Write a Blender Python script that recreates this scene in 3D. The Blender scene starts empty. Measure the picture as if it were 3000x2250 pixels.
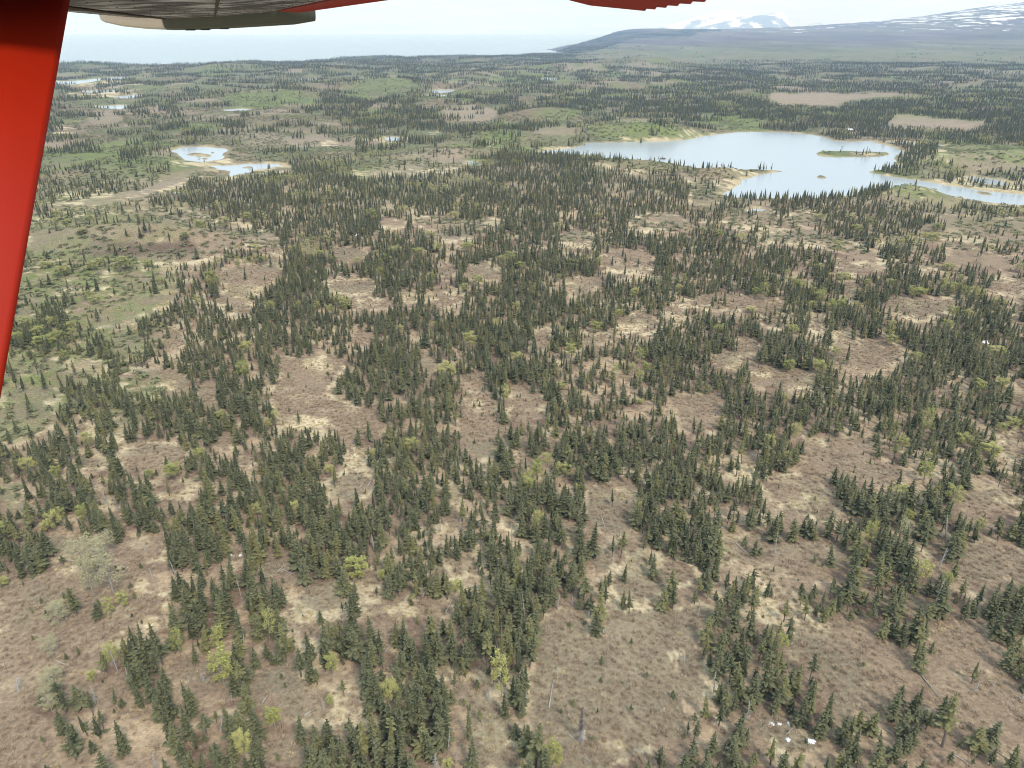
import bpy, math, random, time
import numpy as np
T0 = time.time()
rng = np.random.default_rng(7)
random.seed(7)
SC = bpy.context.scene
COL = SC.collection
R = math.radians

# ------------------------------------------------------------------ camera, sky, sun, exposure
CAM_H = 140.0                      # metres above the ground below
PITCH = R(24.6)                    # looking down
FPX = 2254.0                       # focal length in photo pixels (3000 wide)
SEA_Z = -15.0
cam_data = bpy.data.cameras.new('camera')
cam_data.sensor_width = 36.0
cam_data.lens = 36.0 * FPX / 3000.0
cam_data.clip_start = 0.05
cam_data.clip_end = 200000.0
cam = bpy.data.objects.new('camera', cam_data)
COL.objects.link(cam)
cam.location = (0, 0, CAM_H)
cam.rotation_euler = (math.pi / 2 - PITCH, 0, 0)
SC.camera = cam

SUN_EL, SUN_AZ = R(47), R(152)     # azimuth clockwise from +Y: high, behind to the right
world = bpy.data.worlds.new('World')
SC.world = world
world.use_nodes = True
wn, wl = world.node_tree.nodes, world.node_tree.links
wn.clear()
w_out = wn.new('ShaderNodeOutputWorld')
w_bg = wn.new('ShaderNodeBackground')
w_bg.inputs['Strength'].default_value = 0.084
sky = wn.new('ShaderNodeTexSky')
sky.sky_type = 'NISHITA'
sky.sun_disc = False
sky.sun_elevation = SUN_EL
sky.sun_rotation = SUN_AZ
sky.altitude = 140
sky.air_density = 1.0
sky.dust_density = 1.5
tc = wn.new('ShaderNodeTexCoord')
sep = wn.new('ShaderNodeSeparateXYZ')
wl.new(tc.outputs['Generated'], sep.inputs[0])
def wmath(op, a, b=None, clamp=False):
    n = wn.new('ShaderNodeMath'); n.operation = op; n.use_clamp = clamp
    for i, v in enumerate((a, b)):
        if v is None: continue
        if isinstance(v, (int, float)): n.inputs[i].default_value = v
        else: wl.new(v, n.inputs[i])
    return n.outputs[0]
up = wmath('ADD', wmath('ABSOLUTE', sep.outputs['Z']), 0.045)
cx = wmath('DIVIDE', sep.outputs['X'], up)
cy = wmath('DIVIDE', sep.outputs['Y'], up)
comb = wn.new('ShaderNodeCombineXYZ')
wl.new(cx, comb.inputs[0]); wl.new(cy, comb.inputs[1])
def wnoise(scale, detail, off):
    mp = wn.new('ShaderNodeMapping')
    mp.inputs['Location'].default_value = (off, off * 0.7, off * 0.3)
    wl.new(comb.outputs[0], mp.inputs[0])
    n = wn.new('ShaderNodeTexNoise')
    n.inputs['Scale'].default_value = scale
    n.inputs['Detail'].default_value = detail
    n.inputs['Roughness'].default_value = 0.58
    wl.new(mp.outputs[0], n.inputs['Vector'])
    return n.outputs['Fac']
cl = wmath('ADD', wmath('MULTIPLY', wnoise(0.32, 8, 3.1), 0.7), wmath('MULTIPLY', wnoise(1.3, 5, 9.7), 0.3))
ramp = wn.new('ShaderNodeMapRange')
ramp.interpolation_type = 'SMOOTHSTEP'
ramp.inputs['From Min'].default_value = 0.36
ramp.inputs['From Max'].default_value = 0.60
ramp.inputs['To Min'].default_value = 0.55
ramp.inputs['To Max'].default_value = 1.0
wl.new(cl, ramp.inputs['Value'])
cmix = wn.new('ShaderNodeMix'); cmix.data_type = 'RGBA'
cmix.inputs['A'].default_value = (3.5, 5.0, 6.6, 1)       # thin grey undersides
cmix.inputs['B'].default_value = (7.8, 8.8, 9.7, 1)        # bright cloud
wl.new(cl, cmix.inputs['Factor'])
smix = wn.new('ShaderNodeMix'); smix.data_type = 'RGBA'
wl.new(ramp.outputs[0], smix.inputs['Factor'])
wl.new(sky.outputs[0], smix.inputs['A'])
wl.new(cmix.outputs['Result'], smix.inputs['B'])
wl.new(smix.outputs['Result'], w_bg.inputs['Color'])
wl.new(w_bg.outputs[0], w_out.inputs['Surface'])

sun_d = bpy.data.lights.new('sun', 'SUN')
sun_d.energy = 1.5
sun_d.angle = R(10)
sun_d.color = (1.0, 0.95, 0.87)
sun = bpy.data.objects.new('sun', sun_d)
COL.objects.link(sun)
sun.rotation_euler = (math.pi / 2 - SUN_EL, 0, math.pi - SUN_AZ)
sun.location = (0, 0, 400)

SC.view_settings.view_transform = 'Standard'
SC.view_settings.look = 'None'
SC.view_settings.gamma = 1.0
SC.view_settings.use_curve_mapping = False
SC.view_settings.exposure = 1.12
SC.render.engine = 'CYCLES'
cy_ = SC.cycles
cy_.max_bounces = 4; cy_.diffuse_bounces = 2; cy_.glossy_bounces = 2
cy_.transmission_bounces = 1; cy_.volume_bounces = 1; cy_.transparent_max_bounces = 4
cy_.use_denoising = True
cy_.denoiser = 'OPENIMAGEDENOISE'
cy_.filter_width = 1.0
cy_.caustics_reflective = False; cy_.caustics_refractive = False

# ------------------------------------------------------------------ projection helpers (survey of the photograph)
CP, SP = math.cos(PITCH), math.sin(PITCH)
ORI = {1: (0, 0), 2: (1000, 0), 3: (2000, 0), 4: (0, 600), 5: (1000, 600), 6: (2000, 600), 7: (0, 1200), 8: (1000, 1200),
       9: (2000, 1200), 10: (0, 1700), 11: (1000, 1700), 12: (2000, 1700)}
ZS = 2.212
def Z(r, x, y):
    o = ORI[r]
    return o[0] + x / ZS, o[1] + y / ZS
def ray(px, py):
    a, u = px - 1500.0, 1125.0 - py
    return np.array([a, CP * FPX + SP * u, -SP * FPX + CP * u])
def on_plane(px, py, z=0.0):
    d = ray(px, py)
    t = (z - CAM_H) / min(d[2], -1e-3)
    return d[0] * t, d[1] * t
def project(x, y, z):
    zz = z - CAM_H
    dep = CP * y - SP * zz
    dep = np.maximum(dep, 1e-3)
    return 1500 + FPX * x / dep, 1125 - FPX * (SP * y + CP * zz) / dep, dep

def vnoise(x, y, seed=0):
    xi = np.floor(x).astype(np.int64); yi = np.floor(y).astype(np.int64)
    fx = x - xi; fy = y - yi
    fx = fx * fx * (3 - 2 * fx); fy = fy * fy * (3 - 2 * fy)
    def h(a, b):
        n = (a * 374761393 + b * 668265263 + seed * 982451653) & 0x7fffffff
        n = ((n ^ (n >> 13)) * 1274126177) & 0x7fffffff
        return ((n ^ (n >> 16)) & 0xffff) / 65535.0
    v = (h(xi, yi) * (1 - fx) + h(xi + 1, yi) * fx) * (1 - fy) + (h(xi, yi + 1) * (1 - fx) + h(xi + 1, yi + 1) * fx) * fy
    return v
def fbm(x, y, scale, oct=4, seed=0, gain=0.5):
    s = np.zeros_like(x, dtype=float); a = 1.0; t = 0.0; f = 1.0 / scale
    for i in range(oct):
        s += a * vnoise(x * f + 17.3 * i, y * f - 9.1 * i, seed + i); t += a; a *= gain; f *= 2.03
    return s / t
def sstep(a, b, x):
    t = np.clip((x - a) / (b - a), 0, 1)
    return t * t * (3 - 2 * t)

# ------------------------------------------------------------------ water bodies (outlines on the ground plane)
LAKE_Z = -1.2
def zpoly(r, pts): return [Z(r, *p) for p in pts]
main_lake = (zpoly(2, [(1275, 988), (1360, 972), (1480, 962), (1590, 945), (1588, 926), (1720, 922), (1860, 921), (1990, 918), (2100, 915), (2200, 910)])
    + zpoly(3, [(70, 893), (160, 880), (280, 862), (420, 853), (560, 853), (700, 860), (860, 875), (945, 890), (960, 914), (1080, 918), (1225, 912), (1290, 935),
                (1400, 962), (1447, 985), (1425, 1002), (1370, 1015), (1405, 1045), (1372, 1060), (1422, 1075), (1400, 1095), (1320, 1104), (1213, 1110), (1230, 1125),
                (1330, 1145), (1450, 1160), (1600, 1182), (1750, 1203), (1900, 1228), (2060, 1250), (2260, 1262), (2330, 1330), (2212, 1332), (2080, 1326), (1950, 1310),
                (1800, 1282), (1680, 1262), (1560, 1240), (1440, 1228), (1330, 1225), (1180, 1232), (1100, 1252), (1060, 1278), (900, 1287), (700, 1292), (480, 1292), (300, 1278), (258, 1260),
                (300, 1230), (400, 1188), (380, 1162), (480, 1141), (580, 1119), (650, 1110), (560, 1105), (440, 1101), (330, 1105), (180, 1100), (0, 1082)])
    + zpoly(2, [(2100, 1050), (1960, 1040), (1800, 1030), (1650, 1018), (1500, 1004), (1380, 1000)]))
LAKES = [main_lake,
    zpoly(3, [(1290, 926), (1370, 916), (1500, 924), (1640, 936), (1720, 945), (1690, 962), (1580, 950), (1480, 946), (1400, 930)]),
    zpoly(3, [(2080, 952), (2212, 945), (2330, 955), (2330, 985), (2180, 972)]),
    zpoly(3, [(1805, 1140), (1900, 1146), (2010, 1160), (2080, 1176), (2120, 1196), (2050, 1206), (1950, 1196), (1860, 1175), (1880, 1160)]),
    zpoly(1, [(1110, 975), (1190, 952), (1300, 950), (1420, 958), (1485, 968), (1440, 1000), (1470, 1020), (1400, 1045), (1280, 1058), (1210, 1045), (1165, 1020), (1150, 995)]),
    zpoly(1, [(1340, 1072), (1460, 1072), (1620, 1063), (1760, 1060), (1835, 1072), (1740, 1092), (1640, 1104), (1600, 1128), (1520, 1128), (1510, 1160), (1480, 1176), (1465, 1165), (1500, 1128), (1490, 1106), (1400, 1096)]),
    zpoly(1, [(300, 528), (500, 523), (640, 508), (780, 498), (855, 503), (760, 520), (620, 530), (480, 548), (300, 556)]),
    zpoly(1, [(510, 590), (640, 584), (790, 586), (740, 602), (600, 606)]),
    zpoly(1, [(720, 628), (800, 620), (900, 612), (915, 632), (840, 645), (740, 645)]),
    zpoly(1, [(590, 690), (740, 682), (890, 678), (892, 702), (800, 712), (660, 704)]),
    zpoly(1, [(1430, 714), (1540, 704), (1635, 706), (1600, 720), (1480, 724)]),
    zpoly(1, [(1240, 566), (1400, 552), (1520, 556), (1380, 570)]),
    zpoly(1, [(1900, 512), (2040, 510), (2080, 518), (1960, 522)]),
    zpoly(2, [(560, 590), (640, 580), (745, 580), (690, 604), (600, 608)]),
    zpoly(2, [(500, 618), (600, 612), (690, 616), (640, 630), (530, 630)]),
    zpoly(2, [(270, 892), (360, 886), (430, 892), (400, 912), (310, 918)]),
    zpoly(2, [(1660, 628), (1760, 624), (1890, 630), (1860, 648), (1700, 644)]),
    zpoly(2, [(1535, 614), (1585, 612), (1590, 626), (1540, 626)]),
    zpoly(2, [(1265, 510), (1400, 506), (1410, 518), (1290, 522)]),
    zpoly(3, [(1080, 536), (1200, 538), (1320, 548), (1300, 552), (1180, 546)]),
    zpoly(2, [(820, 1040), (870, 1045), (900, 1062), (880, 1080), (830, 1072)]),
    zpoly(6, [(420, 30), (470, 22), (545, 26), (530, 46), (450, 46)]),
]
ISLANDS = [zpoly(3, [(845, 992), (900, 980), (1020, 982), (1150, 984), (1260, 988), (1350, 994), (1330, 1012), (1200, 1020), (1080, 1018), (960, 1020), (880, 1012)]),
           zpoly(3, [(850, 1146), (880, 1134), (930, 1146), (958, 1154), (930, 1161), (870, 1157)]),
           zpoly(1, [(1195, 1002), (1260, 992), (1340, 999), (1385, 1012), (1330, 1020), (1250, 1010)]), zpoly(1, [(1285, 1022), (1375, 1030), (1330, 1038)]), zpoly(1, [(1360, 986), (1405, 990), (1390, 1000)]), zpoly(1, [(1555, 1084), (1650, 1080), (1605, 1094)]),
           zpoly(3, [(1470, 1150), (1560, 1158), (1540, 1164), (1480, 1157)]), zpoly(3, [(1900, 1244), (2020, 1258), (1990, 1266), (1920, 1254)])]
LAKES_W = [np.array([on_plane(px, py, LAKE_Z) for px, py in L]) for L in LAKES]
ISL_W = [np.array([on_plane(px, py, LAKE_Z) for px, py in L]) for L in ISLANDS]
def smooth_poly(p, n=2):
    for _ in range(n):
        q = np.roll(p, -1, 0)
        p = np.stack([p * 0.75 + q * 0.25, p * 0.25 + q * 0.75], 1).reshape(-1, 2)
    return p
def ragged(p, amp, seed):
    c = p.mean(0)
    nrm = np.roll(p, -1, 0) - np.roll(p, 1, 0)
    nrm = np.stack([nrm[:, 1], -nrm[:, 0]], 1); nrm /= np.linalg.norm(nrm, axis=1)[:, None] + 1e-6
    k = fbm(p[:, 0], p[:, 1], 22.0, 3, seed) - 0.5
    return p + nrm * (k * amp)[:, None]
LAKES_W = [ragged(smooth_poly(p, 2 if i in (0, 4, 5) else 1), 9.0 if i != 0 else 12.0, 50 + i) for i, p in enumerate(LAKES_W)]
ISL_W = [ragged(smooth_poly(p, 2), 5.0 if i < 2 else 3.0, 90 + i) for i, p in enumerate(ISL_W)]

def signed_dist(x, y, poly, reach):
    """positive inside; only evaluated near the polygon, -reach elsewhere"""
    out = np.full(x.shape, -reach, float)
    lo, hi = poly.min(0) - reach, poly.max(0) + reach
    m = (x > lo[0]) & (x < hi[0]) & (y > lo[1]) & (y < hi[1])
    if not m.any(): return out
    X, Y = x[m], y[m]
    d2 = np.full(X.shape, 1e18); ins = np.zeros(X.shape, bool)
    a = poly; b = np.roll(poly, -1, 0)
    for (ax, ay), (bx, by) in zip(a, b):
        ex, ey = bx - ax, by - ay
        t = np.clip(((X - ax) * ex + (Y - ay) * ey) / (ex * ex + ey * ey + 1e-9), 0, 1)
        d2 = np.minimum(d2, (X - ax - t * ex) ** 2 + (Y - ay - t * ey) ** 2)
        c = (ay > Y) != (by > Y)
        ins ^= c & (X < ex * (Y - ay) / (ey if abs(ey) > 1e-9 else 1e-9) + ax)
    d = np.sqrt(d2)
    out[m] = np.maximum(np.where(ins, d, -d), -reach)
    return out

# coast: where the land ends and the sea begins, traced at sea level
coast_px = [(-900, 212), (0, 206), (160, 203), (400, 197), (770, 191), (1000, 180), (1250, 173), (1450, 170), (1600, 163), (1655, 156), (1615, 149), (1592, 144)]
COAST = [on_plane(px, py, SEA_Z) for px, py in coast_px]
COAST += [(1050.0, 10500.0), (2300.0, 14000.0), (5200.0, 22000.0), (9000.0, 45000.0), (60000.0, 60000.0), (60000.0, -60000.0), (-60000.0, -60000.0), (-60000.0, 2600.0)]
COAST = np.array(COAST)

# hills: px of the foot-centre, half sizes in metres (across, along the view), height
HILLS = [(2645, 582, 50, 30, 10), (2900, 492, 125, 48, 15), (2960, 455, 110, 60, 9), (1900, 398, 120, 62, 15), (1690, 408, 70, 40, 6), (790, 292, 150, 90, 14), (1110, 258, 190, 110, 18),
         (1450, 402, 55, 40, 7), (1330, 452, 60, 40, 6), (1620, 338, 70, 50, 10), (470, 480, 70, 35, 6), (330, 505, 60, 30, 5), (1900, 490, 130, 35, 6.5), (2090, 520, 60, 26, 5), (2180, 510, 40, 16, 5), (560, 262, 120, 80, 12),
         (930, 215, 160, 120, 16), (1480, 218, 200, 140, 14), (1210, 300, 90, 60, 8), (1700, 205, 200, 150, 16), (1880, 190, 220, 180, 22), (700, 205, 150, 120, 12),
         (2320, 360, 90, 40, 5), (250, 700, 60, 22, 6), (430, 712, 55, 18, 6.5), (560, 715, 40, 18, 4)]
HILLS_W = [(*on_plane(px, py, 0), a, b, h * (1.35 if py < 300 else 1.15)) for px, py, a, b, h in HILLS]

def terrain(x, y):
    r = np.hypot(x, y)
    az = np.arctan2(x, np.maximum(y, 1.0))
    h = (fbm(x, y, 60, 3, 3) - 0.5) * (1.2 + 2.2 * sstep(300, 900, r))
    h += (fbm(x, y, 150, 3, 11) - 0.45) * 22 * sstep(900, 2300, r)
    h += (fbm(x, y, 420, 3, 12) - 0.45) * 26 * sstep(1500, 4000, r)
    for hx, hy, a, b, hh in HILLS_W:
        d2 = ((x - hx) / a) ** 2 + ((y - hy) / b) ** 2
        m = d2 < 9
        h = np.where(m, h + hh * np.exp(-np.clip(d2, 0, 9) ** 1.25 * 0.8), h)
    # lakes
    land = np.full(x.shape, -60.0)
    for i, p in enumerate(LAKES_W):
        sd = signed_dist(x, y, p, 60.0)
        if i in (0, 4, 5):
            for q in ISL_W:
                sd = np.minimum(sd, -signed_dist(x, y, q, 60.0))
        land = np.maximum(land, sd)
    k = sstep(-45, -2, land)
    near = np.where(land < -45, h, np.maximum(h * (1 - k), LAKE_Z + 0.25 + np.clip(-land, 0, 14) * 0.09))
    h = np.where(land > -1.0, LAKE_Z + 0.35 - 0.6 * np.clip(land + 1.0, 0, 4), near)
    # far plateau, headland and volcano flank on the right
    t = np.clip((r - 4200) / 9000, 0, 1)
    azn = sstep(R(1.5), R(9), az)
    pl = (150 + 60 * sstep(R(8), R(22), az)) * t ** 1.35 * azn
    pl *= 1 + 0.16 * (fbm(x, y, 900, 4, 21) - 0.5) * (1 - 0.6 * sstep(9000, 13000, r))
    h = h * (1 - 0.75 * sstep(4500, 8000, r)) + pl
    el = np.interp(az, [R(14), R(19), R(22.5), R(26), R(30.9), R(36), R(42), R(50)], [0, 0.0009, 0.0045, 0.0105, 0.0225, 0.042, 0.07, 0.06])
    fl = el * 17000 * np.exp(-((r - 17000) / np.where(r < 17000, 5600, 4000)) ** 2) * (1 + 0.22 * (fbm(x, y, 1500, 5, 31) - 0.5))
    h += fl
    h += 75 * np.exp(-((x - 1750) / 900) ** 2 - ((y - 10500) / 2300) ** 2)
    # coast
    cd = np.full(x.shape, 3000.0)
    m = (r > 2500) & (np.abs(az) < R(80)) & (y > 0)
    if m.any(): cd[m] = signed_dist(x[m], y[m], COAST, 3000.0)
    m2 = (~m) & (r > 2500)
    if m2.any(): cd[m2] = 3000.0
    reach = np.where(r > 6000, 260.0, 90.0)
    wob = (fbm(x, y, 160, 3, 41) - 0.5) * 60
    s = sstep(0, 1, (cd + wob) / reach)
    lowz = SEA_Z - 8
    h = np.where(cd + wob > 0, SEA_Z - 1 + (h - SEA_Z + 1) * np.clip(s * 1.2, 0.04, 1), np.maximum(lowz, SEA_Z - 1 + (cd + wob) * 0.2))
    return h

def tz(x, y): return float(terrain(np.array([x], float), np.array([y], float))[0])
def on_ground(px, py):
    z = 0.0
    for _ in range(4):
        x, y = on_plane(px, py, z)
        z = 0.5 * z + 0.5 * tz(x, y)
    return x, y, tz(x, y)

# ------------------------------------------------------------------ survey maps: forest density and ground cover (quarter photo pixels)
MW, MH = 760, 570
yy, xx = np.mgrid[0:MH, 0:MW]
PXX, PYY = (xx + 0.5) * 4.0, (yy + 0.5) * 4.0
WX = (fbm(PXX, PYY, 55, 3, 71) - 0.5) * 46
WY = (fbm(PXX, PYY, 55, 3, 72) - 0.5) * 34
DX, DY = PXX + WX * np.clip(PYY / 1100, 0.12, 1.0), PYY + WY * np.clip(PYY / 1300, 0.06, 1.0)
def paint(M, shapes, default=None):
    for s in shapes:
        r, g = s[0], s[1]
        if isinstance(g[0], tuple):
            pts = [Z(r, *p) for p in g]; v = s[2] if len(s) > 2 else default
            P = np.array(pts); ins = np.zeros(M.shape, bool)
            for (ax, ay), (bx, by) in zip(P, np.roll(P, -1, 0)):
                c = (ay > DY) != (by > DY)
                ins ^= c & (DX < (bx - ax) * (DY - ay) / ((by - ay) if abs(by - ay) > 1e-9 else 1e-9) + ax)
        else:
            cx_, cy_2 = Z(r, g[0], g[1]); rx, ry = g[2] / ZS, g[3] / ZS; v = s[2] if len(s) > 2 else default
            ins = ((DX - cx_) / rx) ** 2 + ((DY - cy_2) / ry) ** 2 < 1
        M[ins] = v
DEN = np.interp(PYY, [0, 120, 150, 185, 240, 330, 480, 600, 700, 900, 2280], [0.015, 0.03, 0.14, 0.42, 0.40, 0.38, 0.52, 0.72, 0.85, 0.95, 0.92])
DEN = np.where((PXX < 620) & (PYY > 420) & (PYY < 900), 0.42, DEN)
DEN = np.where((PXX < 1000) & (PYY > 300) & (PYY < 540), 0.24, DEN)
DEN = DEN * (1 - sstep(1650, 1950, PXX + (fbm(PXX, PYY, 60, 3, 75) - .5) * 200) * (1 - sstep(165, 190, PYY)) * 0.9)
WOODS = [
 (3, [(0, 600), (560, 640), (570, 690), (1000, 690), (1050, 660), (1200, 630), (1600, 620), (2300, 600), (2300, 930), (1900, 930), (1470, 900), (1270, 880), (1000, 840), (700, 830), (560, 790), (400, 740), (0, 740)], 0.97),
 (3, [(480, 500), (1000, 535), (1600, 565), (2300, 580), (2300, 615), (1600, 615), (1250, 600), (570, 605), (480, 560)], 0.97),
 (3, [(0, 430), (600, 420), (1000, 405), (1600, 405), (2300, 425), (2300, 535), (1800, 535), (1300, 520), (900, 490), (450, 490), (0, 540)], 0.8),
 (3, [(0, 420), (500, 480), (480, 560), (300, 600), (0, 600)], 0.75),
 (2, [(0, 1165), (500, 1130), (750, 1100), (900, 1060), (920, 960), (1100, 930), (1200, 1010), (1500, 1030), (1650, 1030), (1640, 1330), (0, 1330)], 0.88),
 (1, [(1180, 1175), (1450, 1115), (1600, 1125), (2300, 1060), (2300, 1330), (740, 1330)], 0.85),
 (2, [(620, 770), (980, 830), (960, 885), (640, 870)], 0.95),
 (2, [(0, 600), (300, 640), (500, 640), (640, 760), (400, 800), (0, 840)], 0.7),
 (2, [(1400, 560), (2300, 560), (2300, 760), (1750, 720), (1400, 690)], 0.8),
 (2, [(0, 395), (700, 390), (1100, 380), (1500, 350), (1560, 400), (900, 450), (0, 460)], 0.8),
 (1, [(340, 440), (700, 425), (1100, 430), (1700, 420), (2300, 400), (2300, 480), (1200, 500), (340, 520)], 0.5),
 (1, [(200, 370), (2300, 360), (2300, 440), (200, 455)], 0.75), (2, [(-10, 355), (1400, 340), (1450, 400), (-10, 405)], 0.75),
 (1, [(1900, 640), (2300, 600), (2300, 760), (2000, 740)], 0.9),
 (2, [(1400, 330), (1600, 255), (1800, 205), (2300, 195), (2300, 235), (1900, 250), (1650, 330), (1500, 355)], 0.8),
 (3, [(0, 185), (250, 186), (250, 205), (0, 215)], 0.6),
 (12, [(1950, 60), (2300, 0), (2300, 640), (2080, 600), (2000, 420)], 0.97),
]
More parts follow.
